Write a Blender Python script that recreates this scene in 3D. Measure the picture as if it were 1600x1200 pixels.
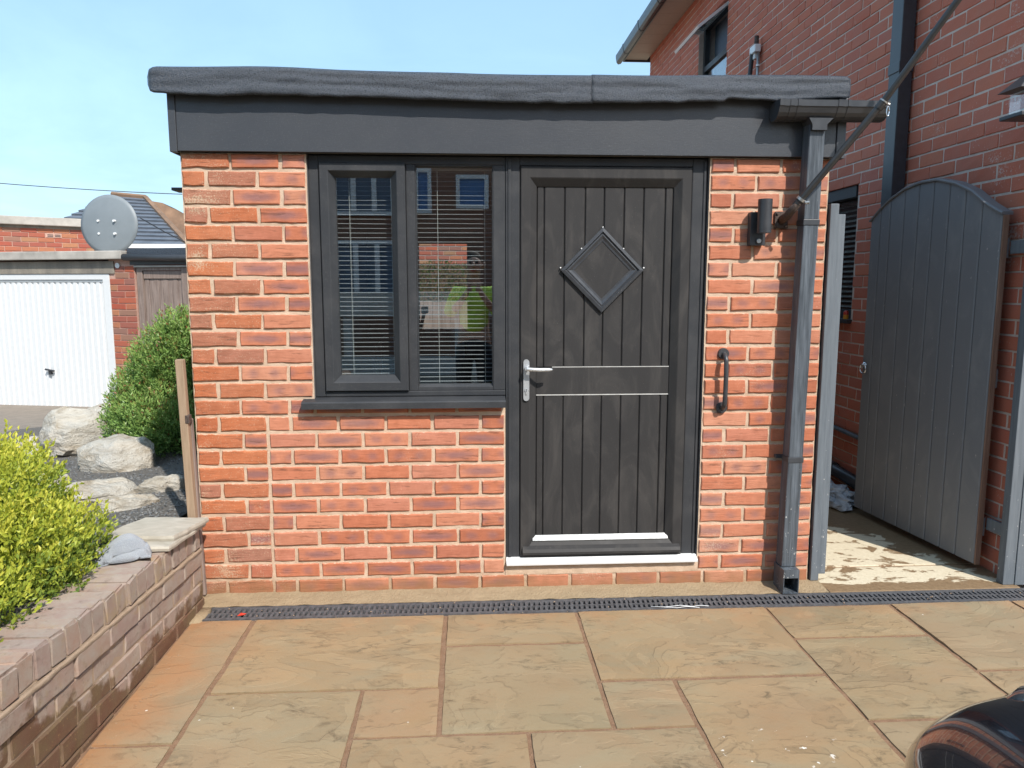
import bpy, bmesh, math, random
from mathutils import Vector, Matrix, Euler, noise as mnoise
R = math.radians
random.seed(7)
S = bpy.context.scene
for o in list(bpy.data.objects):
    bpy.data.objects.remove(o)
COL = S.collection

# ------------------------------------------------------------------ camera
cam_d = bpy.data.cameras.new('camera')
cam_d.sensor_width = 36.0
cam_d.lens = 1160.0 / 1600.0 * 36.0
cam_d.clip_start = 0.02
cam_d.clip_end = 2000
cam = bpy.data.objects.new('camera', cam_d)
COL.objects.link(cam)
CAM = Vector((0.0, -3.601, 1.531))
PITCH, YAW = R(7.5623), R(3.3)
cam.location = CAM
cam.rotation_euler = (R(90) - PITCH, 0, -YAW)
S.camera = cam

# ------------------------------------------------------------------ light and exposure
SUN_EL = 45.0
LIGHT = Vector((-0.53, 1.0, -1.16)).normalized()       # direction the sunlight travels
sun_d = bpy.data.lights.new('sun', 'SUN')
sun_d.energy = 2.4
sun_d.angle = R(0.55)
sun_d.color = (1.0, 0.945, 0.87)
sun = bpy.data.objects.new('sun', sun_d)
sun.rotation_euler = LIGHT.to_track_quat('-Z', 'Y').to_euler()
sun.location = (3, -6, 8)
COL.objects.link(sun)

W = bpy.data.worlds.new('World')
S.world = W
W.use_nodes = True
wn, wl = W.node_tree.nodes, W.node_tree.links
bg = wn['Background']
sky = wn.new('ShaderNodeTexSky')
sky.sky_type = 'NISHITA'
sky.sun_disc = False
sky.sun_elevation = math.asin(-LIGHT.z)
sky.sun_rotation = math.atan2(-LIGHT.x, -LIGHT.y)
sky.air_density = 1.0
sky.dust_density = 1.4
sky.ozone_density = 1.0
# thin high cloud, brighter toward the horizon
tc = wn.new('ShaderNodeTexCoord')
mp = wn.new('ShaderNodeMapping'); mp.inputs['Scale'].default_value = (1.0, 1.0, 3.2)
wl.new(tc.outputs['Generated'], mp.inputs['Vector'])
cn = wn.new('ShaderNodeTexNoise'); cn.inputs['Scale'].default_value = 2.3
cn.inputs['Detail'].default_value = 7; cn.inputs['Roughness'].default_value = 0.6
cn.inputs['Distortion'].default_value = 0.6
wl.new(mp.outputs['Vector'], cn.inputs['Vector'])
cr = wn.new('ShaderNodeMapRange'); cr.inputs['From Min'].default_value = 0.40; cr.inputs['From Max'].default_value = 0.85
cr.inputs['To Min'].default_value = 0.62; cr.inputs['To Max'].default_value = 0.95
wl.new(cn.outputs['Fac'], cr.inputs['Value'])
mx = wn.new('ShaderNodeMix'); mx.data_type = 'RGBA'
wl.new(cr.outputs['Result'], mx.inputs['Factor'])
wl.new(sky.outputs['Color'], mx.inputs['A'])
mx.inputs['B'].default_value = (1.20, 2.05, 2.8, 1)
wl.new(mx.outputs['Result'], bg.inputs['Color'])
bg.inputs['Strength'].default_value = 0.15

S.view_settings.view_transform = 'Standard'
S.view_settings.look = 'None'
S.view_settings.gamma = 1.0
S.view_settings.use_curve_mapping = False
S.view_settings.exposure = 1.2
S.render.engine = 'CYCLES'
S.cycles.use_denoising = True
S.cycles.max_bounces = 8
S.cycles.transparent_max_bounces = 24
S.cycles.caustics_reflective = False
S.cycles.caustics_refractive = False
S.cycles.sample_clamp_indirect = 6.0


# ================================================================== node helpers
class NB:
    def __init__(s, name):
        s.m = bpy.data.materials.new(name)
        s.m.use_nodes = True
        s.t = s.m.node_tree
        s.b = s.t.nodes['Principled BSDF']
        s._p = s._o = s._i = None

    def set(s, node, key, v):
        if v is None: return
        i = node.inputs[key]
        if isinstance(v, bpy.types.NodeSocket): s.t.links.new(v, i)
        else:
            if isinstance(v, (tuple, list)) and len(v) == 3 and i.type == 'RGBA': v = (*v, 1)
            i.default_value = v

    def pos(s):
        if not s._p: s._p = s.t.nodes.new('ShaderNodeNewGeometry').outputs['Position']
        return s._p

    def obj(s):
        if not s._o: s._o = s.t.nodes.new('ShaderNodeTexCoord').outputs['Object']
        return s._o

    def rnd(s):
        if not s._i: s._i = s.t.nodes.new('ShaderNodeObjectInfo').outputs['Random']
        return s._i

    def sep(s, v):
        n = s.t.nodes.new('ShaderNodeSeparateXYZ'); s.set(n, 0, v)
        return n.outputs[0], n.outputs[1], n.outputs[2]

    def map(s, v, scale=(1, 1, 1), loc=(0, 0, 0), rot=(0, 0, 0)):
        n = s.t.nodes.new('ShaderNodeMapping')
        s.set(n, 'Vector', v); s.set(n, 'Scale', scale); s.set(n, 'Location', loc); s.set(n, 'Rotation', rot)
        return n.outputs[0]

    def ovec(s, k=37.0):
        """object coordinates shifted by the object's own random number"""
        n = s.t.nodes.new('ShaderNodeVectorMath'); n.operation = 'ADD'
        s.set(n, 0, s.obj())
        c = s.t.nodes.new('ShaderNodeCombineXYZ')
        r = s.mth('MULTIPLY', s.rnd(), k)
        s.set(c, 0, r); s.set(c, 1, s.mth('MULTIPLY', s.rnd(), k * 2.3)); s.set(c, 2, r)
        s.set(n, 1, c.outputs[0])
        return n.outputs[0]

    def noise(s, v, scale, detail=4, rough=0.55, dist=0.0, col=False):
        n = s.t.nodes.new('ShaderNodeTexNoise')
        s.set(n, 'Vector', v); s.set(n, 'Scale', scale); s.set(n, 'Detail', detail)
        s.set(n, 'Roughness', rough); s.set(n, 'Distortion', dist)
        return n.outputs['Color' if col else 'Fac']

    def voro(s, v, scale, feature='F1'):
        n = s.t.nodes.new('ShaderNodeTexVoronoi'); n.feature = feature
        s.set(n, 'Vector', v); s.set(n, 'Scale', scale)
        return n.outputs[0]

    def wave(s, v, scale, dist=0, detail=2, dscale=1.0, dirn='X'):
        n = s.t.nodes.new('ShaderNodeTexWave'); n.bands_direction = dirn
        s.set(n, 'Vector', v); s.set(n, 'Scale', scale); s.set(n, 'Distortion', dist)
        s.set(n, 'Detail', detail); s.set(n, 'Detail Scale', dscale)
        return n.outputs['Fac']

    def mth(s, op, a, b=None, c=None):
        n = s.t.nodes.new('ShaderNodeMath'); n.operation = op
        s.set(n, 0, a); s.set(n, 1, b); s.set(n, 2, c)
        return n.outputs[0]

    def rng(s, v, a, b, c=0.0, d=1.0, smooth=False):
        n = s.t.nodes.new('ShaderNodeMapRange')
        if smooth: n.interpolation_type = 'SMOOTHSTEP'
        for i, x in enumerate((v, a, b, c, d)): s.set(n, i, x)
        return n.outputs[0]

    def ramp(s, f, stops, mode='LINEAR'):
        n = s.t.nodes.new('ShaderNodeValToRGB'); s.set(n, 0, f)
        e = n.color_ramp.elements; n.color_ramp.interpolation = mode
        while len(e) < len(stops): e.new(0.5)
        for i, (p, c) in enumerate(stops):
            e[i].position = p; e[i].color = (*c, 1) if len(c) == 3 else c
        return n.outputs[0]

    def mix(s, f, a, b, mode='MIX'):
        n = s.t.nodes.new('ShaderNodeMix'); n.data_type = 'RGBA'; n.blend_type = mode
        s.set(n, 'Factor', f); s.set(n, 'A', a); s.set(n, 'B', b)
        return n.outputs['Result']

    def bump(s, h, strength=0.5, dist=0.01, prev=None):
        n = s.t.nodes.new('ShaderNodeBump')
        s.set(n, 'Strength', strength); s.set(n, 'Distance', dist); s.set(n, 'Height', h)
        if prev is not None: s.set(n, 'Normal', prev)
        return n.outputs[0]

    def out(s, color=None, rough=None, normal=None, metal=None, spec=None, **kw):
        s.set(s.b, 'Base Color', color); s.set(s.b, 'Roughness', rough)
        s.set(s.b, 'Metallic', metal); s.set(s.b, 'Normal', normal)
        s.set(s.b, 'Specular IOR Level', spec)
        for k, v in kw.items(): s.set(s.b, k.replace('_', ' '), v)
        return s.m


def simple(name, col, rough=0.5, metal=0.0, nscale=25, nvar=0.12, bump=0.0, bscale=200, spec=None, **kw):
    """plain material with a little mottling and grain"""
    n = NB(name)
    f = n.noise(n.obj(), nscale, 5)
    c = n.mix(n.rng(f, 0.3, 0.7), tuple(x * (1 - nvar) for x in col), tuple(min(1, x * (1 + nvar)) for x in col))
    nm = n.bump(n.noise(n.obj(), bscale, 3), bump, 0.004) if bump else None
    return n.out(c, n.rng(f, 0.2, 0.8, max(0.02, rough - 0.07), min(1, rough + 0.07)), nm, metal, spec, **kw)


M = {}
BH_ = 0.0655


def m_brick(name, stops, old=False, purple=True):
    n = NB(name)
    v = n.ovec()
    x, y, z = n.sep(n.obj())
    base = n.ramp(n.rnd(), stops)
    f1 = n.noise(v, 22, 5, 0.6)
    base = n.mix(n.rng(f1, 0.3, 0.75), base, n.mix(1.0, base, (1.28, 1.35, 1.4), 'MULTIPLY'))
    if purple:
        wob = n.mth('MULTIPLY', n.mth('SUBTRACT', n.noise(v, 30, 4), 0.5), 0.9)
        xx = n.mth('ABSOLUTE', x)
        r1 = n.mth('SQRT', n.mth('ADD', n.mth('POWER', n.mth('DIVIDE', x, 0.088), 2.0), n.mth('POWER', n.mth('DIVIDE', z, 0.02), 2.0)))
        r2 = n.mth('SQRT', n.mth('ADD', n.mth('POWER', n.mth('DIVIDE', n.mth('SUBTRACT', xx, 0.05), 0.03), 2.0), n.mth('POWER', n.mth('DIVIDE', z, 0.022), 2.0)))
        s1 = n.rng(n.mth('ADD', r1, wob), 1.45, 0.25, 0, 1, True)
        s2 = n.rng(n.mth('ADD', r2, wob), 1.4, 0.1, 0, 0.75, True)
        k = n.mth('FRACT', n.mth('MULTIPLY', n.rnd(), 17.31))
        mk = n.mth('ADD', n.mth('MULTIPLY', s1, n.mth('GREATER_THAN', k, 0.66)),
                   n.mth('MULTIPLY', s2, n.mth('LESS_THAN', k, 0.34)))
        base = n.mix(n.mth('MULTIPLY', mk, 0.68), base, (0.20, 0.115, 0.125))
    # drag creases in the face
    cv = n.map(v, (9, 9, 75))
    cre = n.noise(cv, 1.0, 6, 0.62, 0.4)
    dark = n.rng(cre, 0.41, 0.33, 0, 1)
    base = n.mix(n.mth('MULTIPLY', dark, 0.55), base, (0.10, 0.045, 0.03))
    # lime dust and mortar specks
    sp = n.noise(v, 240 if not old else 150, 3, 0.7)
    lo, hi = (0.66, 0.74) if not old else (0.60, 0.70)
    base = n.mix(n.mth('MULTIPLY', n.rng(sp, lo, hi), 0.6), base, (0.60, 0.47, 0.33))
    wp = n.pos()
    big = n.noise(wp, 2.6, 4, 0.55)
    fine = n.noise(wp, 130, 4, 0.8)
    px, py, pz = n.sep(wp)
    if old:
        zone = n.mth('MULTIPLY', n.rng(px, -1.05, -1.27), n.rng(n.noise(n.map(wp, (1, 1, 2.2)), 2.3, 4), 0.50, 0.68))
        cov = n.mth('ADD', n.mth('MULTIPLY', zone, 0.26), fine)
        base = n.mix(n.rng(cov, 0.62, 0.74, 0, 0.85), base, (0.55, 0.42, 0.29))
    else:
        cov = n.mth('ADD', n.mth('MULTIPLY', n.rng(big, 0.5, 0.75), 0.25), fine)
        base = n.mix(n.rng(cov, 0.68, 0.80, 0, 0.6), base, (0.60, 0.47, 0.35))
    # a pale bloom here and there, and mortar smeared over the bed arrises
    bloom = n.rng(n.noise(wp, 1.5, 5, 0.6), 0.50, 0.75, 0, 0.28)
    base = n.mix(bloom, base, (0.53, 0.33, 0.235))
    ez = n.mth('DIVIDE', n.mth('ABSOLUTE', z), BH_ / 2)
    sm = n.mth('ADD', ez, n.mth('MULTIPLY', n.mth('SUBTRACT', n.noise(wp, 38, 5, 0.7), 0.5), 0.75))
    base = n.mix(n.rng(sm, 0.98, 1.10, 0, 0.85), base, (0.58, 0.44, 0.33))
    # clay splash at the foot of the wall
    foot = n.mth('ADD', n.rng(pz, 0.16, -0.02, -0.1, 0.55), n.mth('MULTIPLY', n.mth('SUBTRACT', n.noise(wp, 11, 5), 0.5), 0.8))
    base = n.mix(n.rng(foot, 0.05, 0.5, 0, 0.8), base, (0.27, 0.14, 0.07))
    h = n.mth('ADD', n.mth('MULTIPLY', cre, 0.7), n.mth('MULTIPLY', n.noise(v, 300, 3, 0.7), 0.5 if old else 0.3))
    return n.out(base, 0.88, n.bump(h, 0.85 if old else 0.7, 0.006), spec=0.25)


M['brick'] = m_brick('rustic_brick', [(0, (0.34, 0.112, 0.06)), (0.15, (0.45, 0.155, 0.083)), (0.3, (0.39, 0.125, 0.066)), (0.45, (0.47, 0.185, 0.108)),
                                      (0.6, (0.42, 0.138, 0.073)), (0.72, (0.47, 0.205, 0.125)), (0.85, (0.36, 0.118, 0.068)), (1, (0.45, 0.178, 0.112))])
M['brick_old'] = m_brick('old_brick', [(0, (0.39, 0.115, 0.05)), (0.25, (0.44, 0.14, 0.06)), (0.5, (0.34, 0.135, 0.085)),
                                       (0.75, (0.42, 0.13, 0.055)), (1, (0.31, 0.145, 0.10))], old=True, purple=False)


def m_mortar(name, a, b, foot=True):
    n = NB(name)
    wp = n.pos()
    f = n.noise(wp, 14, 6, 0.65)
    c = n.mix(n.rng(f, 0.3, 0.7), a, b)
    g = n.noise(wp, 260, 4, 0.7)
    c = n.mix(n.rng(g, 0.58, 0.74, 0, 0.35), c, tuple(x * 0.5 for x in a))
    px, py, pz = n.sep(wp)
    if foot:
        ft = n.mth('ADD', n.rng(pz, 0.14, -0.02, -0.1, 0.6), n.mth('MULTIPLY', n.mth('SUBTRACT', n.noise(wp, 9, 5), 0.5), 0.8))
        c = n.mix(n.rng(ft, 0.1, 0.6, 0, 0.75), c, (0.33, 0.21, 0.11))
    return n.out(c, 0.95, n.bump(n.mth('ADD', g, f), 0.7, 0.006), spec=0.15)


M['mortar'] = m_mortar('cream_mortar', (0.52, 0.38, 0.27), (0.68, 0.515, 0.385))
M['mortar_house'] = m_mortar('house_mortar', (0.60, 0.47, 0.39), (0.74, 0.61, 0.53), False)


def m_house_brick():
    n = NB('pressed_red_brick')
    v = n.ovec()
    wp = n.pos()
    base = n.ramp(n.rnd(), [(0, (0.50, 0.138, 0.082)), (0.3, (0.56, 0.165, 0.098)), (0.55, (0.51, 0.152, 0.100)), (0.8, (0.58, 0.185, 0.104)), (1, (0.49, 0.150, 0.106))])
    f = n.noise(v, 9, 5, 0.6)
    base = n.mix(n.rng(f, 0.35, 0.7, 0, 0.5), base, (0.47, 0.19, 0.13))
    # pale cement smears, most of them low and near the front corner
    px, py, pz = n.sep(wp)
    near = n.mth('MULTIPLY', n.rng(py, 1.1, 0.0), n.rng(pz, 1.2, 1.9))
    big = n.noise(wp, 4.5, 4, 0.6)
    fine = n.noise(wp, 70, 5, 0.75)
    cov = n.mth('ADD', n.mth('ADD', n.mth('MULTIPLY', near, 0.10), n.mth('MULTIPLY', n.rng(big, 0.45, 0.75), 0.22)), fine)
    base = n.mix(n.rng(cov, 0.71, 0.80, 0, 0.75), base, (0.60, 0.50, 0.44))
    h = n.mth('ADD', n.noise(v, 60, 5), n.mth('MULTIPLY', n.noise(v, 400, 2), 0.3))
    return n.out(base, 0.8, n.bump(h, 0.35, 0.004), spec=0.3)


M['house_brick'] = m_house_brick()


def m_upvc(name='anthracite_upvc', col=(0.036, 0.038, 0.042), dust=0.18):
    n = NB(name)
    wp = n.pos()
    g = n.noise(n.map(wp, (30, 30, 420)), 1.0, 4, 0.6, 0.3)
    d = n.noise(wp, 5, 6, 0.65)
    c = n.mix(n.rng(d, 0.45, 0.8, 0, dust), col, (0.16, 0.15, 0.145))
    c = n.mix(n.rng(n.noise(wp, 330, 2, 0.5), 0.69, 0.74, 0, 0.5), c, (0.35, 0.34, 0.32))
    return n.out(c, n.rng(d, 0.3, 0.7, 0.40, 0.56), n.bump(g, 0.12, 0.002), spec=0.32)


M['upvc'] = m_upvc()


def m_fascia():
    n = NB('woodgrain_fascia')
    wp = n.pos()
    g = n.noise(n.map(wp, (26, 300, 300)), 1.0, 5, 0.65, 0.4)
    d = n.noise(wp, 3.0, 5, 0.6)
    c = n.mix(n.rng(d, 0.4, 0.8, 0, 0.3), (0.048, 0.052, 0.060), (0.085, 0.085, 0.086))
    c = n.mix(n.rng(n.noise(wp, 420, 2), 0.66, 0.72, 0, 0.35), c, (0.32, 0.32, 0.32))
    return n.out(c, 0.33, n.bump(g, 0.28, 0.002), spec=0.6)


M['fascia'] = m_fascia()


def m_door():
    n = NB('dusty_door_skin')
    wp = n.pos()
    g = n.noise(n.map(wp, (240, 240, 12)), 1.0, 4, 0.6, 0.2)
    sm = n.noise(n.map(wp, (7, 7, 2.6), rot=(0, 0.25, 0)), 1.0, 6, 0.7, 1.1)
    c = n.mix(n.rng(sm, 0.48, 0.78, 0, 0.34), (0.036, 0.0345, 0.0345), (0.12, 0.108, 0.098))
    c = n.mix(n.rng(n.noise(wp, 210, 3, 0.6), 0.69, 0.76, 0, 0.4), c, (0.33, 0.30, 0.27))
    return n.out(c, n.rng(sm, 0.35, 0.7, 0.45, 0.65), n.bump(g, 0.10, 0.002), spec=0.22)


M['door'] = m_door()


def m_felt():
    n = NB('mineral_felt')
    wp = n.pos()
    s = n.noise(wp, 150, 4, 0.85)
    b = n.noise(wp, 9, 4)
    c = n.mix(n.rng(s, 0.3, 0.7), (0.009, 0.013, 0.019), (0.058, 0.071, 0.095))
    return n.out(c, n.rng(s, 0.35, 0.7, 0.22, 0.48), n.bump(n.mth('ADD', s, n.mth('MULTIPLY', b, 0.4)), 1.0, 0.005), spec=0.7)


M['felt'] = m_felt()


def m_glass():
    n = NB('window_glass')
    t = n.t
    tr = t.nodes.new('ShaderNodeBsdfTransparent'); tr.inputs[0].default_value = (0.93, 0.95, 0.94, 1)
    gl = t.nodes.new('ShaderNodeBsdfGlossy'); gl.inputs['Roughness'].default_value = 0.0
    gl.inputs['Color'].default_value = (0.95, 0.97, 1, 1)
    ge = t.nodes.new('ShaderNodeNewGeometry')
    dp_ = t.nodes.new('ShaderNodeVectorMath'); dp_.operation = 'DOT_PRODUCT'
    t.links.new(ge.outputs['Incoming'], dp_.inputs[0]); t.links.new(ge.outputs['Normal'], dp_.inputs[1])
    c1 = n.mth('SUBTRACT', 1.0, n.mth('ABSOLUTE', dp_.outputs['Value']))
    frs = n.mth('ADD', 0.13, n.mth('MULTIPLY', n.mth('POWER', c1, 5.0), 0.93))      # Schlick, the same from both sides
    mxs = t.nodes.new('ShaderNodeMixShader')
    t.links.new(frs, mxs.inputs[0]); t.links.new(tr.outputs[0], mxs.inputs[1]); t.links.new(gl.outputs[0], mxs.inputs[2])
    t.links.new(mxs.outputs[0], t.nodes['Material Output'].inputs['Surface'])
    return n.m


M['glass'] = m_glass()


def m_paving():
    n = NB('riven_sandstone')
    wp = n.pos(); v = n.ovec(11.0)
    px, py, pz = n.sep(wp)
    base = n.ramp(n.rnd(), [(0, (0.31, 0.218, 0.125)), (0.2, (0.335, 0.235, 0.135)), (0.4, (0.285, 0.222, 0.135)), (0.6, (0.34, 0.235, 0.13)),
                            (0.8, (0.29, 0.222, 0.138)), (1, (0.32, 0.218, 0.128))])
    warp = n.noise(n.map(v, (1.0, 2.2, 1.0)), 2.2, 7, 0.62, 1.4)
    base = n.mix(n.rng(warp, 0.42, 0.66, 0, 0.75), base, (0.285, 0.235, 0.15))
    base = n.mix(n.rng(n.noise(v, 1.6, 3), 0.5, 0.75, 0, 0.55), base, (0.31, 0.19, 0.105))
    # dark mineral streaks running with the bedding
    st = n.noise(n.map(v, (10, 22, 10), rot=(0, 0, 0.45)), 1.0, 8, 0.78, 0.9)
    zone = n.rng(n.noise(v, 2.8, 3), 0.42, 0.62)
    base = n.mix(n.mth('MULTIPLY', n.rng(st, 0.52, 0.68, 0, 0.95), zone), base, (0.10, 0.078, 0.048))
    # flake terraces
    warp2 = n.noise(n.map(v, (1.0, 1.7, 1.0), rot=(0, 0, 0.3)), 1.9, 5, 0.5, 0.9)
    q = n.mth('MULTIPLY', warp2, 11.0)
    fl = n.mth('FLOOR', q); fr_ = n.mth('FRACT', q)
    edge = n.rng(fr_, 0.90, 1.0)
    terr = n.mth('ADD', fl, edge)
    wn2 = n.t.nodes.new('ShaderNodeTexWhiteNoise'); wn2.noise_dimensions = '1D'; n.set(wn2, 'W', fl)
    base = n.mix(1.0, base, n.mix(wn2.outputs['Value'], (0.92, 0.92, 0.91), (1.05, 1.045, 1.03)), 'MULTIPLY')
    ylw = n.noise(v, 3.4, 4, 0.6)
    base = n.mix(n.rng(ylw, 0.58, 0.78, 0, 0.35), base, (0.32, 0.215, 0.105))
    eline = n.mth('MULTIPLY', n.rng(fr_, 0.84, 0.93), n.rng(n.noise(v, 5.0, 3), 0.45, 0.62))
    base = n.mix(n.mth('MULTIPLY', eline, 0.45), base, (0.17, 0.125, 0.075))
    # red clay film beside the garden wall and along the drain
    mud = n.mth('MAXIMUM', n.rng(px, -0.78, -1.28, 0, 0.62), n.rng(py, -0.62, -0.26, 0, 0.34))
    mudn = n.mth('ADD', mud, n.mth('MULTIPLY', n.mth('SUBTRACT', n.noise(wp, 4.5, 5, 0.6), 0.5), 1.1))
    mk = n.mth('MULTIPLY', n.rng(mudn, 0.20, 0.75, 0, 0.85), n.rng(mud, 0.0, 0.2))
    base = n.mix(mk, base, (0.40, 0.195, 0.09))
    # splashes of white paint
    dx = n.mth('SUBTRACT', px, 1.02); dy = n.mth('SUBTRACT', py, -1.36)
    rr = n.mth('SQRT', n.mth('ADD', n.mth('MULTIPLY', dx, dx), n.mth('MULTIPLY', n.mth('MULTIPLY', dy, dy), 3.5)))
    sn = n.noise(n.map(wp, (1, 1, 0)), 26, 4, 0.55)
    white = n.mth('MULTIPLY', n.rng(sn, 0.645, 0.665), n.rng(rr, 0.24, 0.16))
    tiny = n.rng(n.noise(n.map(wp, (1, 1, 0)), 42, 1, 0.4), 0.81, 0.825)
    base = n.mix(n.mth('MAXIMUM', white, n.mth('MULTIPLY', tiny, 0.8)), base, (0.85, 0.82, 0.75))
    wet = n.noise(wp, 1.3, 3)
    h = n.mth('ADD', n.mth('MULTIPLY', terr, 0.35), n.mth('ADD', n.mth('MULTIPLY', st, 0.35), n.mth('MULTIPLY', n.noise(v, 90, 4, 0.7), 0.35)))
    return n.out(base, n.rng(wet, 0.35, 0.65, 0.30, 0.62), n.bump(h, 0.5, 0.006), spec=0.5)


M['paving'] = m_paving()


def m_earth(name, a, b, scale=20, rough=0.95, bs=0.8):
    n = NB(name)
    wp = n.pos()
    f = n.noise(wp, scale, 6, 0.7)
    g = n.noise(wp, scale * 9, 4, 0.7)
    c = n.mix(n.rng(n.mth('ADD', n.mth('MULTIPLY', f, 0.6), n.mth('MULTIPLY', g, 0.4)), 0.35, 0.65), a, b)
    return n.out(c, rough, n.bump(n.mth('ADD', f, g), bs, 0.01), spec=0.3)


M['joint'] = m_earth('joint_mortar', (0.25, 0.145, 0.085), (0.36, 0.225, 0.14), 30)
M['strip'] = m_earth('cement_strip', (0.29, 0.215, 0.13), (0.37, 0.28, 0.175), 8)
M['ground'] = m_earth('bare_ground', (0.26, 0.22, 0.16), (0.36, 0.30, 0.22), 4)
M['tarmac'] = m_earth('old_tarmac', (0.20, 0.17, 0.14), (0.30, 0.25, 0.20), 7)
M['bed'] = m_earth('gravel_bed', (0.10, 0.09, 0.08), (0.20, 0.185, 0.165), 45)


def m_passage():
    n = NB('painted_concrete')
    wp = n.map(n.pos(), (1, 1, 0))
    px, py, pz = n.sep(n.pos())
    f = n.noise(n.map(wp, (1.0, 1.6, 1)), 6.2, 5, 0.62, 0.5)
    t2 = n.noise(wp, 40, 5, 0.6)
    paint = n.mix(n.rng(t2, 0.3, 0.7), (0.58, 0.50, 0.36), (0.68, 0.60, 0.45))
    mud = n.mix(n.rng(t2, 0.3, 0.7), (0.19, 0.125, 0.07), (0.28, 0.19, 0.11))
    far = n.rng(n.mth('ADD', n.mth('MULTIPLY', py, 0.5), px), 2.70, 3.1, 0, 0.6)     # mud gathers against the gate side
    near = n.rng(py, -0.02, -0.12, 0, 0.45)
    fine = n.mth('MULTIPLY', n.mth('SUBTRACT', t2, 0.5), 0.12)
    k = n.mth('ADD', n.mth('ADD', f, fine), n.mth('MAXIMUM', far, near))
    mk = n.rng(k, 0.548, 0.592)
    c = n.mix(mk, paint, mud)
    return n.out(c, n.rng(mk, 0, 1, 0.6, 0.45), n.bump(n.mth('ADD', n.mth('MULTIPLY', mk, -0.5), n.noise(wp, 80, 4)), 0.4, 0.006), spec=0.35)


M['passage'] = m_passage()


def m_wallbrick():
    n = NB('weathered_wall_brick')
    wp = n.pos(); v = n.ovec()
    px, py, pz = n.sep(wp)
    base = n.ramp(n.rnd(), [(0, (0.30, 0.20, 0.16)), (0.25, (0.34, 0.245, 0.20)), (0.5, (0.31, 0.22, 0.19)), (0.75, (0.36, 0.235, 0.175)), (1, (0.33, 0.26, 0.22))])
    f = n.noise(v, 14, 6, 0.68)
    base = n.mix(n.rng(f, 0.36, 0.66, 0, 0.85), base, (0.365, 0.315, 0.265))
    lich = n.noise(wp, 9, 5, 0.7)
    base = n.mix(n.rng(lich, 0.55, 0.72, 0, 0.7), base, (0.36, 0.265, 0.135))
    base = n.mix(n.rng(n.noise(wp, 16, 6, 0.72), 0.56, 0.68, 0, 0.6), base, (0.17, 0.125, 0.10))
    base = n.mix(n.rng(n.noise(wp, 260, 3, 0.75), 0.62, 0.74, 0, 0.45), base, (0.52, 0.45, 0.38))
    # damp at the foot, wandering upward where the wall is nearest
    wob = n.mth('MULTIPLY', n.mth('SUBTRACT', n.noise(wp, 5.5, 5, 0.65), 0.5), 0.42)
    lev = n.mth('ADD', n.rng(py, -0.9, -1.5, 0.09, 0.29), wob)
    damp = n.rng(n.mth('SUBTRACT', pz, lev), 0.015, -0.02)
    base = n.mix(n.mth('MULTIPLY', damp, 0.86), base, n.mix(n.rng(lich, 0.4, 0.6), (0.115, 0.05, 0.026), (0.125, 0.082, 0.04)))
    base = n.mix(n.mth('MULTIPLY', damp, n.rng(n.noise(wp, 120, 3, 0.7), 0.62, 0.72, 0, 0.8)), base, (0.42, 0.30, 0.13))
    h = n.mth('ADD', f, n.mth('MULTIPLY', n.noise(v, 220, 4, 0.75), 0.6))
    return n.out(base, n.rng(damp, 0, 1, 0.92, 0.55), n.bump(h, 0.7, 0.006), spec=0.3)


M['wall_brick'] = m_wallbrick()
M['wall_mortar'] = m_mortar('wall_mortar', (0.33, 0.24, 0.165), (0.45, 0.34, 0.25))


def m_rock():
    n = NB('pale_limestone')
    v = n.obj()
    w = n.noise(n.map(v, (1, 1, 3.2)), 5, 7, 0.68, 1.0)
    c = n.ramp(w, [(0.22, (0.17, 0.13, 0.085)), (0.38, (0.40, 0.34, 0.26)), (0.52, (0.58, 0.53, 0.45)), (0.78, (0.68, 0.65, 0.58))])
    c = n.mix(n.rng(n.noise(v, 3, 4), 0.5, 0.7, 0, 0.5), c, (0.38, 0.39, 0.38))
    g = n.noise(v, 60, 4, 0.7)
    return n.out(c, 0.95, n.bump(n.mth('ADD', n.mth('MULTIPLY', w, 2.0), g), 1.0, 0.02), spec=0.2)


M['rock'] = m_rock()


def m_leaf(name, stops, trans=0.35, rough=0.45):
    n = NB(name)
    a = n.t.nodes.new('ShaderNodeAttribute'); a.attribute_name = 'tint'
    c = n.ramp(a.outputs['Fac'], stops)
    n.out(c, rough, spec=0.4)
    t = n.t
    tl = t.nodes.new('ShaderNodeBsdfTranslucent'); n.set(tl, 0, c)
    ms = t.nodes.new('ShaderNodeMixShader'); ms.inputs[0].default_value = trans
    t.links.new(n.b.outputs[0], ms.inputs[1]); t.links.new(tl.outputs[0], ms.inputs[2])
    t.links.new(ms.outputs[0], t.nodes['Material Output'].inputs['Surface'])
    return n.m


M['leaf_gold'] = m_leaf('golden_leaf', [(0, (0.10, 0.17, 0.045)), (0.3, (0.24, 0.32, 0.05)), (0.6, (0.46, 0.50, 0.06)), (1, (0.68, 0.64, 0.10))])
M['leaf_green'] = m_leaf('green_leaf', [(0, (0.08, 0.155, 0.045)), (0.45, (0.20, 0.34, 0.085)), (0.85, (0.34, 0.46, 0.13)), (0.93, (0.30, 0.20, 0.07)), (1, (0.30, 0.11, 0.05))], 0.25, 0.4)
M['leaf_hedge'] = m_leaf('hedge_leaf', [(0, (0.05, 0.10, 0.03)), (1, (0.12, 0.22, 0.06))], 0.25, 0.5)
M['stem'] = simple('brown_stem', (0.12, 0.075, 0.045), 0.9, bump=0.4)


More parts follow.
